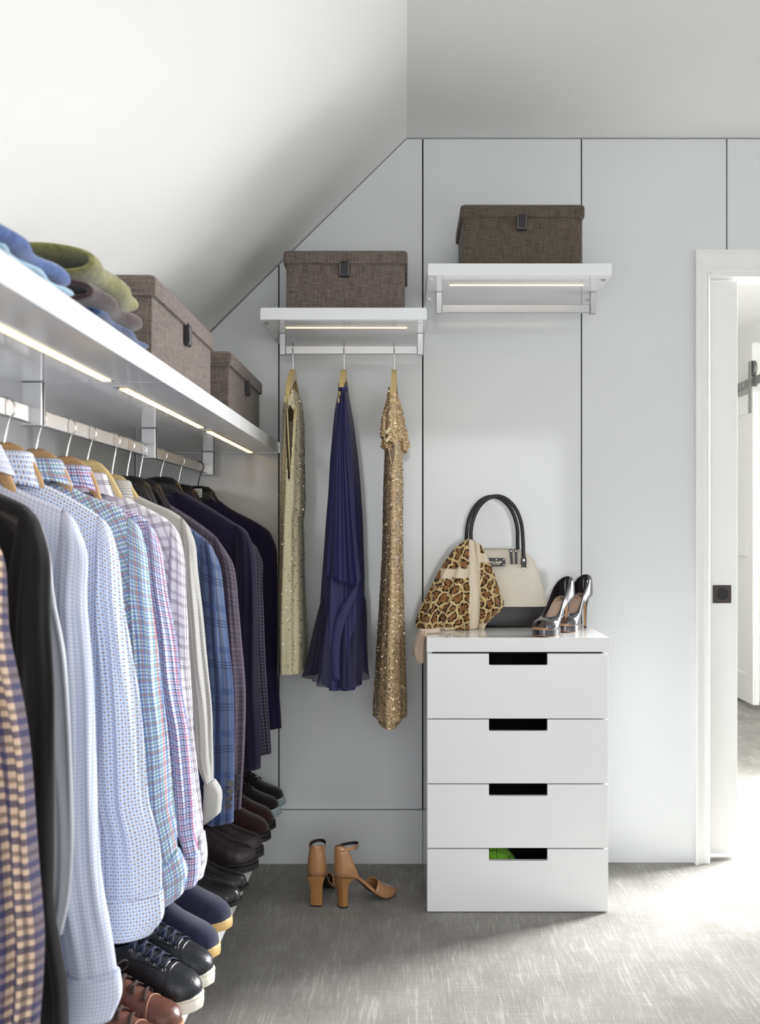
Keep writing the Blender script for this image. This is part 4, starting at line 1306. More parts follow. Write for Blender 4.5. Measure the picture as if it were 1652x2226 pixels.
        U = Upper([(0.004, .012, .130, .012), (.014, .026, .136, .024), (.05, .033, .138, .028), (.09, .036, .136, .028), (.115, .037, .132, .018), (.130, .038, .126, .006), (.138, .039, .120, .0),
                   (.165, .041, .100, 0), (.195, .0445, .080, 0), (.225, .0450, .063, 0), (.254, .0415, .050, 0), (.272, .033, .039, 0), (.282, .021, .027, 0), (.2885, .006, .013, 0)],
                  base=lambda x: ts-0.003+0.006*max(0, (x/L-0.72)/0.28)**2)
        U.mesh('upper', sorted(set(xs_of(L, 0.014, 0.46, 14)+[.138]+xs_of(L, 0.49, 0.99, 24))), brown_suede, t, throat=.137)
        U.mesh('toe_piece', xs_of(L, 0.66, 0.992, 14), brown_suede, t, throat=0, back=False, out=0.0012, solid=0)
        laces(U, .135, .185, 4, 0.24, lace_brown, chrome, t, end=False)
    elif kind == 'runner':
        L = 0.295
        hw = men_hw(L, 0.0480)
        ts = 0.030
        sole_mesh('sole', L, hw, 0.0, ts, white_rubber, t, 0.003, 0.010, prof=[(-0.006, 0.0), (-0.001, 0.1), (0.0, 0.3), (0.0, 0.8), (-0.003, 1.0), (-0.010, 1.0)])
        U = Upper([(0.004, .012, .084, .010), (.014, .025, .088, .020), (.05, .032, .084, .025), (.10, .035, .082, .026), (.125, .036, .100, .020), (.148, .037, .106, .008), (.158, .038, .102, .0),
                   (.19, .041, .083, 0), (.22, .0455, .064, 0), (.25, .0440, .050, 0), (.270, .036, .040, 0), (.283, .026, .031, 0), (.289, .016, .022, 0), (.2925, .005, .012, 0)],
                  base=lambda x: ts-0.003+0.010*max(0, (x/L-0.72)/0.28)**2)
        U.mesh('upper', sorted(set(xs_of(L, 0.014, 0.52, 16)+[.158]+xs_of(L, 0.55, 0.99, 22))), black_suede, t, throat=.157)
        bumper = [(x, y, ts*0.55+0.010*max(0, (x/L-0.72)/0.28)**2) for x, y in outline(L, hw, 60, 0.0036) if x > L*0.80]
        k = np.argsort([p[1] for p in bumper]); bumper = [bumper[i] for i in k]
        b = tube('toe_bumper', bumper, 0.004, grey_rubber, t, None, 8, flat=(0.0022, 0.012))
        b['label'] = 'grey blue toe bumper'
        laces(U, .140, .205, 5, 0.26, lace_black, black_metal, t)
    # lining seen through the collar
    lx = [x for x in xs_of(L, 0.03, 0.50, 10)]
    rows = []
    for x in lx:
        w, h, g_ = U.at(x)
        rows.append([(x, -w*0.88, U.base(x)+0.004), (x, w*0.88, U.base(x)+0.004)])
    loft('insole', rows, shoe_dark, t, None, False, False, False)
    place(t, (X, Y), L, yaw)
    return t, U

R_ = math.radians
mens_shoe('derby', 'brown leather lace-up shoe half hidden under the gingham cuff, nearest on the low shelf', 1.897, R_(12), -0.006)
mens_shoe('derby', 'brown leather lace-up shoe with its toe beside the near black sneaker', 2.004, R_(12), -0.006)
mens_shoe('sneaker', 'black leather sneaker with white sole, the nearer of its pair', 2.113, R_(13), 0.012)
mens_shoe('sneaker', 'black leather sneaker with white sole, the farther of its pair', 2.228, R_(11), 0.014)
mens_shoe('chukka', 'navy suede boot on tan sole beside the black sneakers', 2.380, R_(9))
mens_shoe('chukka', 'navy suede boot on tan sole, beside the shiny black strapped shoes', 2.546, R_(8))
mens_shoe('captoe', 'shiny black leather shoe with a strap seam, the nearer of its pair', 2.700, R_(8))
mens_shoe('captoe', 'shiny black leather shoe with a strap seam, the farther of its pair', 2.808, R_(6))
mens_shoe('thick', 'dark thick-soled leather shoe under the blue plaid blazer, nearer of its pair', 2.986, R_(5))
mens_shoe('thick', 'dark thick-soled leather shoe, the farther of its pair', 3.100, R_(4))
mens_shoe('boot', 'dark brown suede boot with metal eyelets, the nearer of its pair', 3.264, R_(4))
mens_shoe('boot', 'dark brown suede boot with metal eyelets, the farther of its pair', 3.386, R_(3))
mens_shoe('runner', 'black trainer with white sole and grey toe edge, second from the back wall', 3.525, R_(2))
mens_shoe('runner', 'black trainer with white sole and grey toe edge, nearest the back wall', 3.655, R_(1))

# ------------------------------------------------------------------ tan block-heel sandals on the carpet
def lady_profile(L, hz, bz, toe_up=0.004):
    """height of the foot bed along the shoe: high heel seat, arch, flat ball"""
    X = np.array([0, .08, .18, .28, .40, .52, .62, .70, .80, .90, 1.0])*L
    Z = np.array([1.0, .985, .94, .85, .62, .34, .12, .03, 0.0, 0.0, 0.02])
    zz = bz+(hz-bz)*Z
    zz[-1] = bz+toe_up; zz[-2] = bz+toe_up*0.4
    xs = np.linspace(0, L, 80)
    y = np.interp(xs, X, zz)
    k = np.ones(9)/9
    y = np.convolve(np.r_[[y[0]]*4, y, [y[-1]]*4], k, 'valid')
    return lambda x: float(np.interp(x, xs, y))

def sole_strip(name, xs, hw, zf, th, m, parent, grow=0.0):
    rings = []
    for x in xs:
        w = hw(x)+grow
        z = zf(x)
        rings.append([(x, -w, z), (x, w, z), (x, w, z-th), (x, -w, z-th)])
    return loft(name, rings, m, parent, None, True, True, True, 40)

def sandal(label, heel_xy, yaw, buckle_side):
    t = thing('high_heel_sandal', label, 'shoe', (heel_xy[0], heel_xy[1], 0.0005), yaw, 'tan patent sandals on the carpet')
    L = 0.226
    zf = lady_profile(L, 0.104, 0.010, 0.006)
    X = np.array([0, .03, .10, .2, .35, .5, .62, .74, .84, .92, .97, 1.0])*L
    W = np.array([.10, .52, .74, .76, .58, .62, .86, 1.0, .88, .58, .30, .10])*0.039
    hw = lambda x: float(np.interp(x, X, W))
    xs = np.linspace(0.0, L, 40)
    sole_strip('outsole', xs, lambda x: hw(x)*0.93, lambda x: zf(x)-0.002, 0.0035, black_rubber, t)
    sole_strip('insole', xs[1:-1], lambda x: hw(x)*0.93, lambda x: zf(x)+0.0012, 0.002, black_lining, t)
    # closed heel counter
    U = Upper([(-0.004, .010, .097, .0050), (0.004, .0225, .097, .0090), (.015, .0295, .097, .0108), (.028, .0310, .093, .0128), (.045, .0310, .060, .0185), (.062, .0290, .022, .0245), (.072, .0265, .005, .0250)],
              base=lambda x: zf(max(0, x))-0.004, pz=0.85, py=0.75)
    U.mesh('heel_counter', [-.004, 0.0, .004, .009, .015, .022, .028, .036, .045, .054, .062, .068, .072], patent_tan, t, n=12, throat=None, back=True, front=False, solid=0.002)
    seamp = [(-0.0045, 0, zf(0)-0.002+f*0.090) for f in np.linspace(0.02, 1, 8)]
    tube('back_seam', seamp, 0.0008, heel_tan, t, None, 5)
    # block heel, flaring under the seat
    rings = []
    for f, x0, x1, w in ((0.0, 0.000, 0.052, .0275), (0.06, 0.000, 0.046, .0265), (0.16, 0.001, 0.034, .0235), (0.30, 0.004, 0.030, .0205), (0.55, 0.008, 0.030, .0185), (0.80, 0.009, 0.0295, .0185), (0.955, 0.0085, 0.030, .0190)):
        z = (1-f)
        za = (zf(x0)-0.005)*z; zb_ = (zf(x1)-0.005)*z
        c = 0.004
        rings.append([(x0+c, -w, za), (x1, -w*0.96, zb_), (x1, w*0.96, zb_), (x0+c, w, za), (x0, w-0.008, za), (x0, -w+0.008, za)])
    loft('block_heel', rings, heel_tan, t, None, True, True, True, 28)
    x0, x1, w = 0.0082, 0.0303, .0192
    prism('heel_tip', [(x0+.004, -w), (x1, -w*.96), (x1, w*.96), (x0+.004, w), (x0, w-.008), (x0, -w+.008)], 0.0, 0.0045, 'Z', black_rubber, t)
    # toe band, pointed and open at both ends
    V = Upper([(L*.50, .0320, .0590, 0), (L*.60, .0370, .0560, 0), (L*.70, .0395, .0480, 0), (L*.80, .0365, .0375, 0), (L*.89, .0275, .0270, 0), (L*.95, .0170, .0180, 0), (L*1.0, .0065, .0090, 0)],
              base=lambda x: zf(x)-0.004, pz=0.8, py=0.8)
    verts, faces = [], []
    xs_ = np.linspace(0, 1, 20); qs = np.linspace(-1, 1, 27)
    for a in xs_:
        for q in qs:
            x = L*(0.545+0.11*(1-abs(q))**0.8*(1-a)+0.455*a)
            x = min(x, L)
            p = V.point(x, q); verts.append(p)
    n = len(qs)
    for i in range(len(xs_)-1):
        for k in range(n-1):
            faces.append((i*n+k, i*n+k+1, (i+1)*n+k+1, (i+1)*n+k))
    o = finish(mesh_obj('toe_band', verts, faces, patent_tan, t))
    md = o.modifiers.new('thickness', 'SOLIDIFY'); md.thickness = 0.0025; md.offset = -1
    tube('toe_band_edge', [verts[k]+Vector((0, 0, 0.0005)) for k in range(n)], 0.0013, patent_tan, t, None, 6)
    # thin strips along the footbed joining counter and toe band
    for sg in (-1, 1):
        path = [(x, sg*(hw(x)-0.001), zf(x)+0.001) for x in np.linspace(.066, L*.64, 12)]
        tube('side_strip', path, 0.002, patent_tan, t, None, 8, flat=(0.0018, 0.0052))
    # ankle strap with a buckle
    zc = zf(0)-0.004+0.084
    path = []
    for a in np.linspace(math.radians(-152), math.radians(152), 40):
        path.append((0.036+0.042*math.cos(a), 0.0265*math.sin(a), zc+0.004*math.cos(a)+0.004))
    st = tube('ankle_strap', path, 0.002, patent_tan, t, None, 10, flat=(0.0012, 0.0056), up=(0, 0, 1))
    path2 = [(0.036+(x-0.036)*0.955, y*0.94, z) for x, y, z in path]
    tube('strap_lining', path2, 0.002, black_lining, st, None, 10, flat=(0.0008, 0.0054), up=(0, 0, 1))
    a = math.radians(60 if buckle_side > 0 else -60)
    bx, by, bz_ = 0.036+0.044*math.cos(a), 0.0285*math.sin(a), zc+0.004*math.cos(a)+0.004
    tx, ty = -math.sin(a)*0.042, math.cos(a)*0.0295
    ln = math.hypot(tx, ty); tx, ty = tx/ln, ty/ln
    sq = [(-.0068, -.0075), (.0068, -.0075), (.0068, .0075), (-.0068, .0075)]
    pts = []
    for i in range(4):
        p, q = sq[i], sq[(i+1) % 4]
        for f in (0, .5): pts.append((bx+tx*(p[0]+(q[0]-p[0])*f), by+ty*(p[0]+(q[0]-p[0])*f), bz_+p[1]+(q[1]-p[1])*f))
    bk = tube('buckle', pts, 0.0011, chrome, st, None, 6, closed=True)
    tube('buckle_pin', [(bx-tx*.007, by-ty*.007, bz_), (bx+tx*.0072, by+ty*.0072, bz_)], 0.0008, chrome, bk, None, 6)
    return t
sandal('tan patent block-heel sandal seen from behind, the left of the pair on the carpet', (at(687, 0, 3.365)[0], 3.345), R_(84), 1)
sandal('tan patent block-heel sandal pointing right, on the carpet near the chest of drawers', (at(733, 0, 3.365)[0], 3.345), R_(34), -1)
# ------------------------------------------------------------------ chest of drawers
CX0, CX1, CY0, CY1, CH = 0.068, 0.637, 3.303, 3.795, 0.8625
ch = thing('chest_of_drawers', 'white gloss chest with four cut-out drawers against the panelled wall', 'dresser', ((CX0+CX1)/2, CY0, 0.0))
B = ch.location
dr_white = mat('drawer_front_white', (240,240,241), 0.16, spec=0.5)
top_white = mat('chest_top_white', (240,240,240), 0.05, spec=0.5)
box('top', CX0-0.001, CX1+0.004, CY0-0.002, CY1, CH-0.045, CH, top_white, ch, B, bev=0.0012)
box('side_panel', CX0, CX0+0.016, CY0+0.019, CY1, 0.0, CH-0.0455, dr_white, ch, B)
box('side_panel', CX1-0.016, CX1, CY0+0.019, CY1, 0.0, CH-0.0455, dr_white, ch, B)
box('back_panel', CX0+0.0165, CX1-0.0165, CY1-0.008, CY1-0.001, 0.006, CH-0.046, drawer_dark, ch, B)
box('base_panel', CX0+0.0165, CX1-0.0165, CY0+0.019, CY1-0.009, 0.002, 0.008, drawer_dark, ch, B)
for x in (CX0+0.03, CX1-0.03):
    for y in (CY0+0.05, CY1-0.05):
        pass
rows_px = [(1421, 1562.2), (1564.2, 1703.2), (1705.4, 1843.6), (1846.2, 1983)]
cut0, cut1 = at(1063, 0, CY0)[0], at(1190, 0, CY0)[0]
for i, (pa, pb) in enumerate(rows_px):
    zt, zb = at(0, pa, CY0)[1], at(0, pb, CY0)[1]
    zb = max(zb, 0.003)
    ch_d = 0.036
    x0, x1 = CX0+0.001, CX1-0.001
    r = 0.003
    poly = [(x0, zb), (x1, zb), (x1, zt), (cut1, zt), (cut1, zt-ch_d+r), (cut1-r*0.3, zt-ch_d+r*0.3), (cut1-r, zt-ch_d), (cut0+r, zt-ch_d), (cut0+r*0.3, zt-ch_d+r*0.3), (cut0, zt-ch_d+r), (cut0, zt), (x0, zt)]
    d = prism('drawer', poly, CY0, CY0+0.018, 'Y', dr_white, ch, B, bev=0.0011)
    # drawer box behind the front
    zf = zb+0.012
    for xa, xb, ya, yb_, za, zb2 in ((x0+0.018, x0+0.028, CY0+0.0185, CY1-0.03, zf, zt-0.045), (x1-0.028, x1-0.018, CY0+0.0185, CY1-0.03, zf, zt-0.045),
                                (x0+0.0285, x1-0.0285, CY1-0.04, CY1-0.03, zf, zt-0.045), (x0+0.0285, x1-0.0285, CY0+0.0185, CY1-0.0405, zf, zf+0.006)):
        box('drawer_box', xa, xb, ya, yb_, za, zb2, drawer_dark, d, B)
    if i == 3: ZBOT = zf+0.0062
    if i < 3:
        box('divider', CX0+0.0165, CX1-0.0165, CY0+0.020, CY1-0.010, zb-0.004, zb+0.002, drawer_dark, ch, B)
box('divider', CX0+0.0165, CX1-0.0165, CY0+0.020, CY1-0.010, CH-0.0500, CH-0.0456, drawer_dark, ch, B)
# green checked cloth in the bottom drawer, seen through its cut-out
gr = thing('folded_cloth', 'green cloth with dark check lines inside the bottom drawer', 'cloth', (0.30, 3.42, ZBOT))
rings = []
for f in np.linspace(0, 1, 16):
    a = f*PI
    rings.append([(0.288+0.072*math.cos(k)*(math.sin(a)**0.5+0.02), 3.326+0.13*f, ZBOT+0.086+0.084*math.sin(k)*(math.sin(a)**0.5+0.02)+0.004*math.sin(3*k+4*f)) for k in np.linspace(0, 2*PI, 25)[:-1]])
uv = [(0.08*2*k/24*PI*0.5, 0.13*i/16) for i in range(16) for k in range(24)]
loft('cloth_roll', rings, green_cloth, gr, gr.location, True, True, True, None, uv)

# ------------------------------------------------------------------ handbag
HB = 0.0006
bag = thing('handbag', 'cream handbag with black base band and two tall black handles', 'bag', (0.31, 3.70, CH))
B = bag.location
BC = at(1078, 0, 3.64)[0]
def bag_ring(z, grow=0.0, n=48):
    f = z/0.268
    w = np.interp(f, [0, .25, .5, .75, .86, .93, .98, 1.0], [.192, .184, .170, .150, .138, .122, .100, .070])+grow
    d = np.interp(f, [0, .3, .7, .9, .97, 1.0], [.066, .062, .046, .034, .026, .012])+grow
    out = []
    for k in range(n):
        a = 2*PI*k/n
        out.append((BC+w*math.copysign(abs(math.cos(a))**0.42, math.cos(a)), 3.705+d*math.copysign(abs(math.sin(a))**0.55, math.sin(a)), CH+HB+z))
    return out
ZB = 0.070
loft('bag_body', [bag_ring(z) for z in (ZB, .085, .11, .14, .17, .20, .22, .235, .247, .256, .262, .266, .268)], canvas_m, bag, B, True, True, True, 60)
loft('base_band', [bag_ring(z, g_) for z, g_ in ((0.0, -.006), (.003, -.001), (.008, .0008), (.04, .0010), (ZB-.002, .0012), (ZB+.001, .0004), (ZB+.001, -.004))], bag_black, bag, B, True, True, True, 60)
# piping that runs up the side and over the top of the front panel
pp = []
for z in list(np.linspace(.072, .262, 16)):
    f = z/0.268
    w = np.interp(f, [0, .25, .5, .75, .86, .93, .98, 1.0], [.192, .184, .170, .150, .138, .122, .100, .070])
    d = np.interp(f, [0, .3, .7, .9, .97, 1.0], [.066, .062, .046, .034, .026, .012])
    pp.append((BC+w*0.965, 3.705-d*0.62, CH+HB+z))
topz = [(BC+x, 3.705-0.016, CH+HB+.2665) for x in np.linspace(.085, -.085, 8)]
tube('piping', pp+topz+[(2*BC-x, y, z) for x, y, z in pp[::-1]], 0.0016, canvas_m, bag, B, 6)
tube('zip', [(BC+x, 3.705, CH+HB+.2688) for x in np.linspace(-.1, .1, 12)], 0.002, gold, bag, B, 6, flat=(0.004, 0.0015))
# handles
for dy, dx in ((-0.040, 0.006), (0.030, -0.006)):
    path = []
    hx = 0.092
    zt = CH+HB
    for sg in (-1, 1):
        leg = [(sg*hx, .222), (sg*hx, .255), (sg*hx*0.985, .30)]
        path.append([(BC+dx+a, 3.705+dy*(1-0.35*min(1, (z-.222)/.25)), zt+z) for a, z in leg])
    arc = []
    for a in np.linspace(PI*0.97, PI*0.03, 26):
        z = .315+.140*math.sin(a)
        arc.append((BC+dx+hx*0.985*math.cos(a), 3.705+dy*0.65+dy*0.0, zt+z))
    hd = tube('handle', path[0]+arc+path[1][::-1], 0.0068, bag_black, bag, B, 12)
    for sg in (-1, 1):
        x = BC+dx+sg*hx
        y = 3.705+dy*1.02
        if dy < 0:
            w = 0.0095
            prism('handle_tab', [(x-w*.7, zt+.245), (x-w, zt+.236), (x-w*1.1, zt+.206), (x+w*1.1, zt+.206), (x+w, zt+.236), (x+w*.7, zt+.245)], y-0.010, y-0.0015, 'Y', bag_black, hd, B, bev=0.001)
            disc('rivet', (x, y-0.0115, zt+.232), 0.0035, 0.003, chrome, hd, B, 'Y', 14, 0.0008)
            tube('handle_ring', [(x+0.012*math.cos(a), y-0.004, zt+.212+0.0075*math.sin(a)) for a in np.linspace(0, 2*PI, 21)[:-1]], 0.0014, gold, hd, B, 6, closed=True)
# zip pulls
for px, tilt in ((1111, 0.012), (1122, 0.004)):
    x, z = at(px-1, 1194, 3.66)
    yq = 3.655
    q = box('zip_pull', x-0.0045, x+0.0045, yq-0.002, yq+0.001, z-0.052, z, bag_black, bag, B, bev=0.001)
    sh_ = q.data
    for v in sh_.vertices: v.co.x += (z-B.z-v.co.z)*tilt*6
    box('pull_cap', x-0.006, x+0.006, yq-0.003, yq+0.002, z-0.011, z+0.0005, bag_black, q, B, bev=0.001)
    disc('pull_rivet', (x, yq-0.0035, z-0.006), 0.002, 0.002, chrome, q, B, 'Y', 10)
# name plate
yp = 3.650
n0, n1 = at(1058, 1213, yp), at(1098.5, 1231, yp)
yp2 = 3.6515
pl = prism('name_plate', [(n0[0]+.003, n1[1]), (n1[0]-.003, n1[1]), (n1[0], n1[1]+.003), (n1[0], n0[1]-.003), (n1[0]-.003, n0[1]), (n0[0]+.003, n0[1]), (n0[0], n0[1]-.003), (n0[0], n1[1]+.003)], yp-0.004, yp+0.004, 'Y', bag_black, bag, B, bev=0.0006)
cxn, czn = (n0[0]+n1[0])/2, (n0[1]+n1[1])/2
letter_m = mat('plate_lettering', (226,214,190), 0.35, metal=0.5)
# the word sits left of the middle of the visible part; its first letter is under the scarf
text_part('lettering', 'kate spade', 0.0105, letter_m, pl, (cxn-0.0025-B.x, yp-0.0043-B.y, czn+0.0005-B.z), (PI/2, 0, 0), 0.0002)
text_part('lettering', 'NEW YORK', 0.0046, letter_m, pl, (cxn+0.001-B.x, yp-0.0043-B.y, czn-0.0068-B.z), (PI/2, 0, 0), 0.0002)
sp = [(0, .0032), (.0022, .0002), (.0020, -.0008), (.0006, -.0006), (.0008, -.0020), (-.0008, -.0020), (-.0006, -.0006), (-.0020, -.0008), (-.0022, .0002)]
prism('emblem', [(cxn+0.001+a, czn+0.0088+b) for a, b in sp], yp-0.0046, yp-0.0040, 'Y', letter_m, pl, B)
for sx in (-1, 1):
    for sz in (-1, 1):
        disc('plate_screw', (cxn+sx*(n1[0]-n0[0])*0.42, yp-0.0045, czn+sz*(n0[1]-n1[1])*0.32), 0.0015, 0.001, chrome, pl, B, 'Y', 10)

# ------------------------------------------------------------------ leopard scarf looped round the handle
YS = 3.585
sc = thing('scarf', 'leopard print chiffon scarf with cream borders tied round the bag handles', 'scarf', (0.18, YS, CH))
B = sc.location
def poly(pts, y): return [at(px, py, y) for px, py in pts]
def set_border(o, fn):
    """cream border bands as a colour mask over the cloth's own parameters"""
    me = o.data
    a = me.attributes.new('border', 'FLOAT', 'POINT')
    ul = me.uv_layers[0].data
    vals = [0.0]*len(me.vertices)
    for i, v in enumerate(me.vertices): vals[i] = fn(v.co.x+B.x, v.co.z+B.z)
    a.data.foreach_set('value', vals)
def ztop(py, y=YS): return at(0, py, y)[1]
def x_at(px, y=YS): return at(px, 0, y)[0]
ls_top = poly([(1012, 1174), (1022, 1172), (1030, 1176)], YS)
def sf(s, q):
    return 0.010*q**0.6*math.sin(2*PI*3.0*s+1.1+0.8*q)+0.006*q*math.sin(2*PI*6.3*s+0.3-2*q)
bot = poly([(905, 1379), (935, 1374), (965, 1374), (990, 1381), (1018, 1381), (1038, 1373)], YS)
left = [ls_top[0]]+poly([(985, 1195), (955, 1240), (932, 1285), (912, 1325), (903, 1352)], YS)+[bot[0]]
right = [ls_top[-1]]+poly([(1036, 1215), (1040, 1255), (1045, 1300), (1042, 1345)], YS)+[bot[-1]]
bz0 = CH+0.0012
clampz = lambda L: [(a, max(z, bz0)) for a, z in L]
o1 = lens('scarf_front', ls_top, clampz(bot), clampz(left), clampz(right), YS, lambda q: 0.012+0.034*q**0.7, leopard_m, sc, B, 60, 70, p=2.0, fold=sf, top_round=0.05, uvoff=(0.03, 0.02))
xa, xb = x_at(1019), x_at(1041)
def border1(x, z):
    f = (ztop(1172)-z)/(ztop(1172)-ztop(1381))
    if xa+0.0*f < x < xb+0.004*f: return 1.0
    if ztop(1256) < z < ztop(1236) and x > x_at(958) and x < xa: return 1.0
    if z < ztop(1363)+0.012*math.sin(9*f+x*40)*0.3 and x < x_at(985): return 1.0
    return 0.0
set_border(o1, border1)
YS2 = 3.600
top2 = poly([(1030, 1176), (1038, 1178), (1046, 1184)], YS2)
bot2 = poly([(1038, 1368), (1050, 1367), (1060, 1350), (1075, 1340)], YS2)
left2 = [top2[0]]+poly([(1030, 1240), (1034, 1300)], YS2)+[bot2[0]]
right2 = [top2[-1]]+poly([(1060, 1212), (1074, 1245), (1086, 1285), (1095, 1308), (1090, 1326)], YS2)+[bot2[-1]]
o2 = lens('scarf_fall', top2, clampz(bot2), clampz(left2), clampz(right2), YS2, lambda q: 0.010+0.022*q**0.7, leopard_m, sc, B, 44, 60, p=2.0,
          fold=lambda s, q: 0.008*q**0.6*math.sin(2*PI*2.2*s+0.5+1.2*q), top_round=0.05, uvoff=(0.31, 0.13))
def border2(x, z):
    if ztop(1222, YS2) < z < ztop(1203, YS2): return 1.0
    if z < ztop(1353, YS2) and x < x_at(1062, YS2): return 1.0
    if x < x_at(1044, YS2)-0.002 and z > ztop(1300, YS2): return 1.0
    return 0.0
set_border(o2, border2)
# knot around the handle
kx, kz = at(1024, 1178, YS)
kp = [(kx+0.013*math.cos(a), 3.655+0.032*math.sin(a), kz-0.002+0.006*math.sin(2*a)) for a in np.linspace(0, 2*PI, 25)[:-1]]
tube('scarf_loop', kp, 0.006, sheer_cream, sc, B, 8, closed=True)
# tail gathered at the corner and hanging down the left side of the chest
yt = 3.385
tp = poly([(908, 1374), (918, 1371), (928, 1373)], yt)
tr2 = [tp[-1]]+poly([(924.5, 1392), (924, 1410)], yt)+poly([(923.5, 1437)], yt)
tl2 = [tp[0]]+poly([(900, 1392), (896, 1414)], yt)+poly([(902, 1432)], yt)
lens('scarf_tail', tp, [tl2[-1]]+poly([(912, 1440)], yt)+[tr2[-1]], tl2, tr2, yt, lambda q: 0.020+0.02*q, sheer_cream, sc, B, 40, 30, p=2.0,
     fold=lambda s, q: 0.008*math.sin(2*PI*3.1*s+0.5+q)+0.004*math.sin(2*PI*7*s+2*q), top_round=0.12)
kn = poly([(912, 1379), (925, 1377), (940, 1374), (955, 1372)], 3.40)
tube('scarf_twist', [(a, 3.40+0.01*k, max(b, CH+0.009)) for k, (a, b) in enumerate(kn)], [0.010, 0.008, 0.009, 0.007], sheer_cream, sc, B, 10)

# ------------------------------------------------------------------ pewter peep-toe pumps
def pump(label, heel_xy, yaw):
    t = thing('high_heel_pump', label, 'shoe', (heel_xy[0], heel_xy[1], CH+0.0006), yaw, 'pewter pumps on the chest')
    L = 0.212
    bz = 0.024
    zf = lady_profile(L, 0.118, bz, 0.003)
    X = np.array([0, .03, .10, .2, .35, .5, .62, .74, .84, .92, .97, 1.0])*L
    W = np.array([.18, .56, .74, .76, .60, .66, .90, 1.0, .96, .80, .58, .30])*0.040
    hw = lambda x: float(np.interp(x, X, W))
    xs = np.linspace(0.0, L, 44)
    sole_strip('outsole', xs, lambda x: hw(x)*0.98, lambda x: zf(x)-0.001, 0.003, tan_sole, t)
    sole_strip('insole', xs[2:-1], lambda x: hw(x)*0.90, lambda x: zf(x)+0.0022, 0.002, nude_insole, t)
    # platform under the ball
    px = np.linspace(L*.56, L*1.0, 20)
    rings = []
    for x in px:
        w = hw(x)*1.0
        z0 = 0.0015+0.010*max(0, (L*.66-x)/(L*.10))+0.004*max(0, (x/L-.92)/.08)
        z1 = zf(x)-0.0042
        z0 = min(z0, z1-0.001)
        rings.append([(x, -w, z1), (x, w, z1), (x, w, z0), (x, -w, z0)])
    loft('platform', rings, pewter, t, None, True, True, True, 40)
    sole_strip('platform_sole', px[4:-1], lambda x: hw(x)*0.97, lambda x: 0.0016+0.004*max(0, (x/L-.92)/.08), 0.0016, tan_sole, t)
    # upper: open topline, closed vamp, peep toe
    st = [(-0.006, .008, .067, .0030), (.000, .020, .068, .0065), (.010, .0285, .066, .0105), (.028, .0320, .059, .0175), (.055, .0305, .047, .0240), (.085, .0280, .037, .0255), (.110, .0310, .030, .0265),
          (.132, .0360, .030, .0260), (.146, .0385, .033, .0160), (.153, .0395, .0345, .0), (.168, .0400, .0330, 0), (.182, .0380, .0290, 0), (.192, .0335, .0250, 0), (.199, .0260, .0205, 0), (.203, .017, .0165, 0)]
    U = Upper(st, base=lambda x: zf(max(0, x))-0.003, pz=0.72, py=0.5)
    verts, faces = [], []
    xs_u = [-.006, -.003, 0, .005, .010, .018, .028, .04, .055, .07, .085, .098, .110, .122, .132, .140, .146, .150, .153, .158, .163, .168, .175, .182, .187, .192, .196, .199, .203]
    o = U.mesh('upper', xs_u, pewter, t, n=13, throat=.1529, back=True, front=False, solid=0.0)
    # cut the peep toe out of the front
    bm = bmesh.new(); bm.from_mesh(o.data)
    kill = [f for f in bm.faces if f.calc_center_median().x > 0.188 and abs(f.calc_center_median().y) < 0.0145 and f.calc_center_median().z > zf(.19)+0.004]
    bmesh.ops.delete(bm, geom=kill, context='FACES')
    bm.to_mesh(o.data); bm.free()
    md = o.modifiers.new('thickness', 'SOLIDIFY'); md.thickness = 0.0018; md.offset = -1
    # lining
    U2 = Upper([(a, b*0.93, c*0.985, d*0.93) for a, b, c, d in st], base=lambda x: zf(max(0, x))-0.002, pz=0.72, py=0.5)
    U2.mesh('lining', [-.002, 0.004]+xs_u[4:17], black_lining, t, n=11, throat=None, back=True, front=False, solid=0.0)
    # topline edge
    edge = [U.point(x, 1e-6, 0.0002) for x in xs_u[:19]]
    edge2 = [U.point(x, -1e-6, 0.0002) for x in xs_u[:19]]
    tube('topline', edge2[::-1]+edge, 0.0010, pewter, t, None, 6)
    # printed mark on the insole: a round crest and a line of script
    cx_ = 0.045; cz_ = zf(cx_)+0.0026
    slope = math.atan2(zf(.06)-zf(.03), .03)
    m_ = mat('insole_print', (70, 54, 46), 0.7)
    pr = [(cx_+0.0075*math.cos(a)*math.cos(slope), 0.0075*math.sin(a), cz_+0.0075*math.cos(a)*math.sin(slope)) for a in np.linspace(0, 2*PI, 25)[:-1]]
    cr = tube('crest', pr, 0.0006, m_, t, None, 4, closed=True)
    for w in (0.45, 0.75):
        pr = [(cx_+0.0075*w*math.cos(a)*math.cos(slope), 0.0075*math.sin(a)*w*(1.2 if w < .5 else 1), cz_+0.0075*w*math.cos(a)*math.sin(slope)) for a in np.linspace(0, 2*PI, 17)[:-1]]
        tube('crest_line', pr, 0.0005, m_, cr, None, 4, closed=True)
    pr = [(cx_+0.0135+0.0012*math.sin(k*2.6), 0.013*(1-2*k/29), zf(cx_+0.0135)+0.0026) for k in range(30)]
    tube('script', pr, 0.00045, m_, t, None, 4)
    # stiletto heel
    rings = []
    for f, x0, x1, w in ((0.0, -.004, .040, .0210), (0.05, -.0035, .034, .0185), (.13, -.002, .024, .0135), (.25, .002, .017, .0085), (.45, .0055, .0150, .0056), (.75, .0075, .0150, .0045), (.955, .0078, .0158, .0046)):
        za = (zf(0)-0.0035)*(1-f); zb_ = (zf(max(0, x1))-0.0035)*(1-f)
        rings.append([((x0+x1)/2+(x1-x0)/2*math.cos(a), w*math.sin(a), (za+zb_)/2+(zb_-za)/2*math.cos(a)) for a in np.linspace(0, 2*PI, 17)[:-1]])
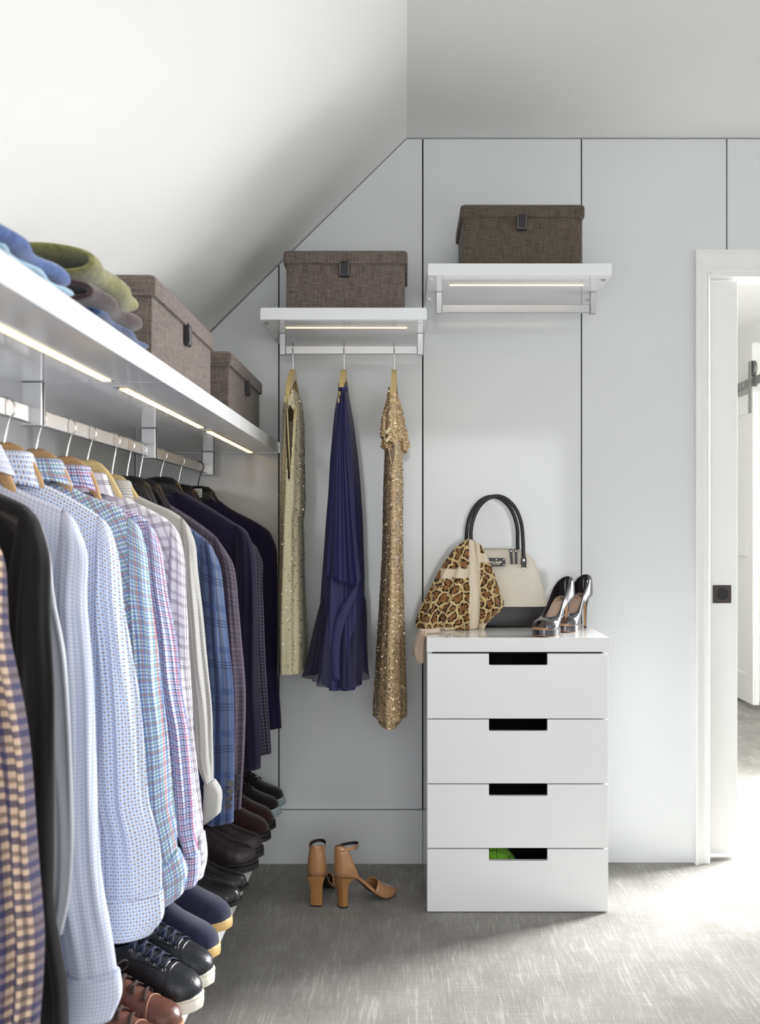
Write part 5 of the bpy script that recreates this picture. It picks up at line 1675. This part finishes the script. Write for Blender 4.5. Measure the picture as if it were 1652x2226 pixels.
    he = loft('heel', rings, pewter, t, None, True, True, True, 50)
    br = []
    for f, x1, w in ((.03, .0355, .0165), (.13, .0243, .0100), (.25, .0173, .0060), (.45, .0153, .0038), (.75, .0153, .0032), (.95, .0161, .0032)):
        z = (zf(x1)-0.0035)*(1-f)
        br.append([(x1+0.0004, -w, z), (x1+0.0004, w, z), (x1-0.003, w*0.8, z), (x1-0.003, -w*0.8, z)])
    b2 = loft('heel_breast', br, tan_sole, he, None, True, True, True, 40)
    b2['label'] = 'tan inner face of the heel'
    disc('heel_tip', (.0118, 0, 0.0026), 0.0048, 0.0050, black_rubber, t, None, 'Z', 16)
    return t
ang = math.atan2(-0.155, -0.108)
pump('pewter peep-toe pump in front, its platform near the chest edge', (0.540, 3.490), ang)
pump('pewter peep-toe pump behind, its heel standing near the back corner', (0.626, 3.640), ang+0.02)
# ------------------------------------------------------------------ the three dresses, hung edge-on to the camera
YR = 3.600
GD = 'dresses on the rail of the middle shelf'
def dress_hanger(label, px, zt, lean):
    x = at(px, 0, YR)[0]
    t = thing('clothes_hanger', label, 'hanger', (x, YR, zt), 0, 'pale wooden hangers of the dresses')
    B = t.location
    hook('hook', x, YR, 1.8385+0.0025, zt-0.002, chrome, t, B, 'Y', r=0.0165)
    # wooden body: an arch in the Y-Z plane, slightly turned so that the near arm shows its face
    prof_t = [(-.168, -.122), (-.150, -.098), (-.110, -.062), (-.06, -.028), (-.025, -.008), (0, 0), (.025, -.008), (.06, -.028), (.11, -.062), (.150, -.098), (.168, -.122)]
    prof_b = [(-.168, -.134), (-.150, -.122), (-.110, -.088), (-.06, -.056), (-.025, -.042), (0, -.038), (.025, -.042), (.06, -.056), (.11, -.088), (.150, -.122), (.168, -.134)]
    tt = smooth_line(prof_t, 36); bb = smooth_line(prof_b, 36)
    rings = []
    for (a, za), (b, zb) in zip(tt, bb):
        w = 0.0088
        dx = lean*a
        rings.append([(x+dx-w, YR+a, zt+za), (x+dx+w, YR+a, zt+za), (x+dx+w, YR+b, zt+zb), (x+dx-w, YR+b, zt+zb)])
    loft('hanger_body', rings, wood_pale, t, B, True, True, True, 40)
    global HANG
    HANG = (zt, prof_t)
    return t, x

def dress_tube(name, edges, yc, depth, m, parent, base, fold=None, nk=56, nz=60, hole=None, uvs=True, zbot=None, z_wave=0.0, drape=False):
    """edges: list of (py, px_left, px_right); rings of an elliptical tube in world space, px measured at distance yf"""
    yf = yc-0.03
    zs = np.array([CAM_Z-(e[0]-1152)*yf/K for e in edges])
    xl = np.array([(e[1]-881)*yf/K for e in edges]); xr = np.array([(e[2]-881)*yf/K for e in edges])
    order = np.argsort(zs)
    Z = np.linspace(zs.max(), zs.min(), nz)
    XL_ = np.interp(Z, zs[order], xl[order]); XR_ = np.interp(Z, zs[order], xr[order])
    verts, faces, uv = [], [], []
    for j, z in enumerate(Z):
        q = j/(nz-1)
        d = depth(q)
        z_ = z
        for k in range(nk):
            z = z_
            a = 2*PI*k/nk
            hw = (XR_[j]-XL_[j])/2
            f = fold(a, q) if fold else 0.0
            x = (XL_[j]+XR_[j])/2+(hw*(1+0.15*f))*math.copysign(abs(math.cos(a))**0.8, math.cos(a))
            y = yc+(d+0.010*f)*math.copysign(abs(math.sin(a))**0.9, math.sin(a))
            dd = abs(y-YR)
            if drape: z = min(z, HANG[0]+np.interp(dd, [p[0] for p in HANG[1][5:]], [p[1] for p in HANG[1][5:]])+0.005-max(0, dd-0.168)*1.5-0.0004*j)
            zz = z+(z_wave*math.sin(2*a+1)*q**8 if z_wave else 0)
            verts.append((x, y, zz)); uv.append((a*0.06, z))
    for j in range(nz-1):
        for k in range(nk):
            a, b = j*nk+k, j*nk+(k+1) % nk
            if hole and hole(verts[a], j/(nz-1), 2*PI*k/nk): continue
            faces.append((a, b, b+nk, a+nk))
    o = finish(mesh_obj(name, verts, faces, m, parent, True, uv, base))
    return o

def sequins(name, src, base, n, r0, r1, m, parent, seed, cull=None, tilt=0.5):
    """many tiny discs sewn on the cloth"""
    me = src.data
    r = np.random.default_rng(seed)
    me.calc_loop_triangles()
    tri = np.array([t.vertices for t in me.loop_triangles])
    co = np.array([v.co for v in me.vertices]); no = np.array([v.normal for v in me.vertices])
    A = co[tri[:, 0]]; Bv = co[tri[:, 1]]; Cc = co[tri[:, 2]]
    ar = np.linalg.norm(np.cross(Bv-A, Cc-A), axis=1)/2
    idx = r.choice(len(tri), n, p=ar/ar.sum())
    u = r.random((n, 1)); v = r.random((n, 1)); fl = (u+v) > 1
    u = np.where(fl, 1-u, u); v = np.where(fl, 1-v, v)
    P = A[idx]+(Bv-A)[idx]*u+(Cc-A)[idx]*v
    N = no[tri[idx, 0]]
    N = N+r.normal(0, tilt, (n, 3)); N /= np.linalg.norm(N, axis=1)[:, None]
    up = np.where(np.abs(N[:, 2:3]) < .9, np.array([[0, 0, 1.0]]), np.array([[1.0, 0, 0]]))
    e1 = np.cross(up, N); e1 /= np.linalg.norm(e1, axis=1)[:, None]
    e2 = np.cross(N, e1)
    R = r.uniform(r0, r1, (n, 1))
    P = P+no[tri[idx, 0]]*0.0016
    vs = []
    m6 = 6
    for k in range(m6):
        a = 2*PI*k/m6
        vs.append(P+R*(e1*math.cos(a)+e2*math.sin(a)))
    V = np.stack(vs, 1).reshape(-1, 3)
    if cull is not None:
        keep = [cull(p) for p in P]
    else: keep = [True]*n
    F = [tuple(range(i*m6, i*m6+m6)) for i in range(n) if keep[i]]
    mm = bpy.data.meshes.new(name)
    mm.from_pydata(V.tolist(), [], F)
    mm.materials.append(m)
    o = bpy.data.objects.new(name, mm); COL.objects.link(o); o.parent = parent
    return stuff(o)

# --- first: pale gold tulle with scattered sequins and a long slit
ht, x1 = dress_hanger('pale wooden hanger of the sheer sequinned dress, left of the three', 637, at(0, 803, YR)[1], 0.012)
d1 = thing('evening_dress', 'pale gold sheer dress with scattered sequins, left of the three', 'dress', (x1, YR, 0.75), 0, GD)
B = d1.location
def f1(a, q): return 0.6*math.sin(5*a+2+3*q)*min(1, q*2)+0.3*math.sin(11*a+5*q)
E1 = [(850, 626, 643), (870, 622, 651), (885, 620, 653), (920, 618, 656), (960, 616, 657), (1000, 615, 657), (1040, 614, 658), (1080, 613, 659), (1110, 612, 658), (1122, 613, 655), (1140, 613, 654), (1200, 611, 656), (1260, 609, 657), (1320, 607, 659), (1360, 606, 661), (1420, 607, 662), (1456, 608, 661)]
sx0, sx1 = at(630, 0, 3.45)[0], at(640, 0, 3.45)[0]
def hole1(v, q, a):
    z0, z1 = at(0, 884, 3.5)[1], at(0, 1046, 3.5)[1]
    if v[1] > 3.6 or not z1 < v[2] < z0: return False
    f = (z0-v[2])/(z0-z1)
    w = 0.0125*(1-f)**0.75*min(1, f*14)
    c = at(635, 0, 3.5)[0]-0.002
    return abs(v[0]-c) < w+0.002
b1 = dress_tube('dress_body', E1, 3.575, lambda q: 0.148+0.012*math.sin(min(1, q*1.6)*PI/2), tulle_gold, d1, B, f1, 150, 150, hole1, drape=True)
b1i = dress_tube('dress_lining', [(e[0], e[1]+3, e[2]-3) for e in E1[3:]], 3.60, lambda q: 0.105, lining_taupe, d1, B, None, 40, 30)
c = at(635, 0, 3.44)[0]-0.002
z0, z1 = at(0, 880, 3.44)[1], at(0, 1052, 3.44)[1]
loop = []
for f in np.linspace(0, 1, 18): loop.append((c-0.0155*(1-f)**0.7*min(1, f*12+0.5)+0.002*f, 3.444+0.010*math.sin(f*PI)*0-0.012*math.sin(min(1, f*1.5)*PI/2), z0-(z0-z1)*f))
lp2 = [(2*c-x+0.004*0, y, z) for x, y, z in loop[::-1]]
tr_ = tube('slit_trim', loop+lp2, 0.0042, lining_gold, d1, B, 8, closed=True, flat=(0.0042, 0.0025))
tr_['label'] = 'pale bound edge of the slit'
sequins('sequins', b1, B, 3200, 0.0011, 0.0024, seq_silver, d1, 5)
sequins('dark_sequins', b1, B, 1500, 0.0008, 0.0017, seq_dark, d1, 6, tilt=0.8)
sequins('shoulder_sequins', b1, B, 5200, 0.0009, 0.0020, seq_silver, d1, 7, cull=lambda p: p[2]+0.75 > at(0, 905, 3.45)[1] or p[0]+B.x > at(648, 0, 3.5)[0] and p[2]+0.75 > at(0, 1130, 3.5)[1])

# --- second: navy chiffon gown
ht, x2 = dress_hanger('pale wooden hanger of the navy gown, middle of the three', 748, at(0, 803, YR)[1], 0.012)
d2 = thing('evening_dress', 'long navy chiffon gown with a draped front panel, middle of the three', 'dress', (x2, YR, 0.72), 0, GD)
B = d2.location
def f2(a, q):
    k = min(1, 0.25+q*1.6)
    return k*(0.9*math.sin(7*a+1.2+1.1*q)+0.6*math.sin(12*a+0.4-1.6*q)+0.3*math.sin(19*a+2*q))
E2 = [(836, 737, 754), (860, 736, 757), (900, 729, 763), (920, 727, 766), (1000, 720, 774), (1060, 717, 778), (1120, 713, 781), (1180, 710, 783), (1250, 706, 786), (1320, 702, 787), (1400, 699, 787), (1450, 701, 785), (1487, 704, 783)]
b2 = dress_tube('dress_body', E2, 3.585, lambda q: 0.152+0.013*math.sin(min(1, q*1.3)*PI/2), navy_chiffon, d2, B, f2, 110, 90, z_wave=0.004, drape=True)
E2b = [(1280, 710, 780), (1310, 702, 786), (1350, 693, 789), (1400, 684, 791), (1450, 675, 794), (1476, 668, 796)]
b2b = dress_tube('sheer_hem', E2b, 3.580, lambda q: 0.140+0.034*q**0.7, navy_sheer, d2, B, lambda a, q: 1.2*f2(a, 0.4+0.6*q), 100, 30, z_wave=0.010)
b2b['label'] = 'translucent outer hem'
# draped panel: falls from the waist, its hem rising from right to left
yp_ = 3.418
top = [at(px, py, yp_) for px, py in ((741, 850), (745, 848), (750, 852))]
right = [top[-1]]+[at(px, py, yp_) for px, py in ((754, 940), (763, 1040), (772, 1140), (780, 1220), (784, 1250), (782, 1264))]
left = [top[0]]+[at(px, py, yp_) for px, py in ((730, 940), (722, 1040), (716, 1140), (711, 1220))]+[at(709, 1252, yp_)]
botp = [left[-1]]+[at(px, py, yp_) for px, py in ((722, 1256), (742, 1266), (762, 1274), (774, 1274))]+[right[-1]]
pn = lens('draped_panel', top, botp, left, right, yp_, lambda q: 0.004+0.008*q, navy_chiffon, d2, B, 40, 60, p=2.0,
     fold=lambda s, q: 0.010*q**0.4*math.sin(2*PI*1.9*s+0.4+0.5*q)-0.016*q*s+0.004*math.sin(2*PI*4.2*s), top_round=0.05)
# the fold that runs from the point of the panel down to the hem
fp_ = [(781, 1258), (776, 1290), (762, 1325), (748, 1360), (740, 1400), (738, 1450), (740, 1480)]
yq_ = 3.414
rt_ = [at(px, py, yq_) for px, py in fp_]
lf_ = [at(px-w, py, yq_) for (px, py), w in zip(fp_, (6, 16, 22, 22, 20, 18, 16))]
lens('fold', [lf_[0], rt_[0]], [lf_[-1], rt_[-1]], lf_, rt_, yq_, lambda q: 0.0035, navy_chiffon, d2, B, 16, 40, p=2.0, top_round=0.1)
st2 = tube('waistband', [at(px, py, 3.440)[0:1]+(3.440-0.012*math.sin(k*PI), )+at(px, py, 3.440)[1:] for k, px, py in [(k, 737.5+17*k, 846+1.5*math.sin(k*PI)) for k in np.linspace(0, 1, 9)]], 0.003, navy_chiffon, d2, B, 8, flat=(0.003, 0.007))

# --- third: gold sequinned gown with ruffled cap sleeve
ht, x3 = dress_hanger('pale wooden hanger of the gold sequinned gown, right of the three', 857, at(0, 803, YR)[1], 0.012)
d3 = thing('evening_dress', 'long gold fully sequinned gown with ruffled cap sleeves, right of the three', 'dress', (x3, YR, 0.66), 0, GD)
B = d3.location
def f3(a, q): return min(1, q*2)*(0.5*math.sin(4*a+1)+0.35*math.sin(9*a+2+2*q))
E3 = [(846, 846, 862), (860, 843, 865), (900, 838, 871), (960, 837, 873), (985, 838, 873), (1050, 836, 874), (1120, 835, 873), (1200, 834, 873), (1280, 830, 874), (1350, 826, 876), (1420, 822, 878), (1480, 819, 880), (1530, 816, 882), (1556, 815, 882)]
b3 = dress_tube('dress_body', E3, 3.585, lambda q: 0.150+0.010*math.sin(min(1, q*1.5)*PI/2), gold_ground, d3, B, f3, 80, 90, drape=True)
sequins('bright_sequins', b3, B, 5000, 0.0016, 0.0028, seq_silver, d3, 18, tilt=0.55)
h3 = dress_tube('hem_layer', [(1500, 822, 874), (1571, 825, 868)], 3.575, lambda q: 0.150, gold_ground, d3, B, f3, 60, 12)
seqs = []
sequins('sequins', b3, B, 17000, 0.0014, 0.0027, seq_gold, d3, 8, tilt=0.45)
sequins('dark_sequins', b3, B, 2600, 0.0012, 0.0022, seq_dark, d3, 9, tilt=0.5)
sequins('hem_sequins', h3, B, 1500, 0.0014, 0.0026, seq_gold, d3, 10, tilt=0.45)
# cap sleeve facing the camera: a flared ruffle with its lining showing, and the far one behind
def cap_sleeve(name, E, yc, dep, seed):
    o = dress_tube(name, E, yc, dep, gold_ground, d3, B, lambda a, q: q*(1.3*math.sin(4*a+seed)+0.5*math.sin(7*a+2*seed)), 60, 24, z_wave=0.010)
    s = sequins('sleeve_sequins', o, B, 2600, 0.0015, 0.0027, seq_gold, d3, 20+seed, tilt=0.45)
    return o
s_a = cap_sleeve('cap_sleeve', [(858, 844, 864), (880, 838, 866), (910, 832, 868), (940, 830, 869), (956, 831, 871)], 3.470, lambda q: 0.03+0.03*q, 1)
s_b = cap_sleeve('cap_sleeve', [(872, 861, 869), (900, 862, 875), (940, 866, 883), (976, 869, 889)], 3.60, lambda q: 0.05+0.02*q, 2)
s_c = cap_sleeve('sleeve_frill', [(950, 833, 858), (972, 830, 860)], 3.462, lambda q: 0.02+0.03*q, 3)
# wavy lining edge of the frill and the open armhole under it
wav = []
for k in np.linspace(0, 1, 30):
    px = 836+26*k
    py = 934+8*math.sin(2*PI*1.25*k+0.6)+6*k
    x, z = at(px, py, 3.40)
    wav.append((x, 3.402-0.012*math.sin(2*PI*1.25*k), z))
for dz, nm in ((0, 'frill_edge'), (-0.026, 'frill_edge')):
    fe = tube(nm, [(x, y, z+dz+0.004*math.sin(60*x)) for x, y, z in wav], 0.003, lining_gold, d3, B, 8, flat=(0.003, 0.0045))
    fe['label'] = 'pale lining edge of the frill'
top = [at(px, py, 3.40) for px, py in ((844, 968), (852, 970), (860, 966))]
rgt = [top[-1], at(859, 990, 3.40), at(855, 1008, 3.40)]
lft = [top[0], at(848, 990, 3.40), at(851, 1009, 3.40)]
ah = lens('armhole_lining', top, [lft[-1], at(853, 1010, 3.4), rgt[-1]], lft, rgt, 3.428, lambda q: 0.010, lining_taupe, d3, B, 16, 18, fold=lambda s, q: 0.003*math.sin(2*PI*2.5*s))
tube('armhole_binding', [(a, 3.419, b) for a, b in smooth_line(lft, 12)]+[(a, 3.419, b) for a, b in smooth_line(rgt[::-1], 12)], 0.0016, lining_gold, d3, B, 6)
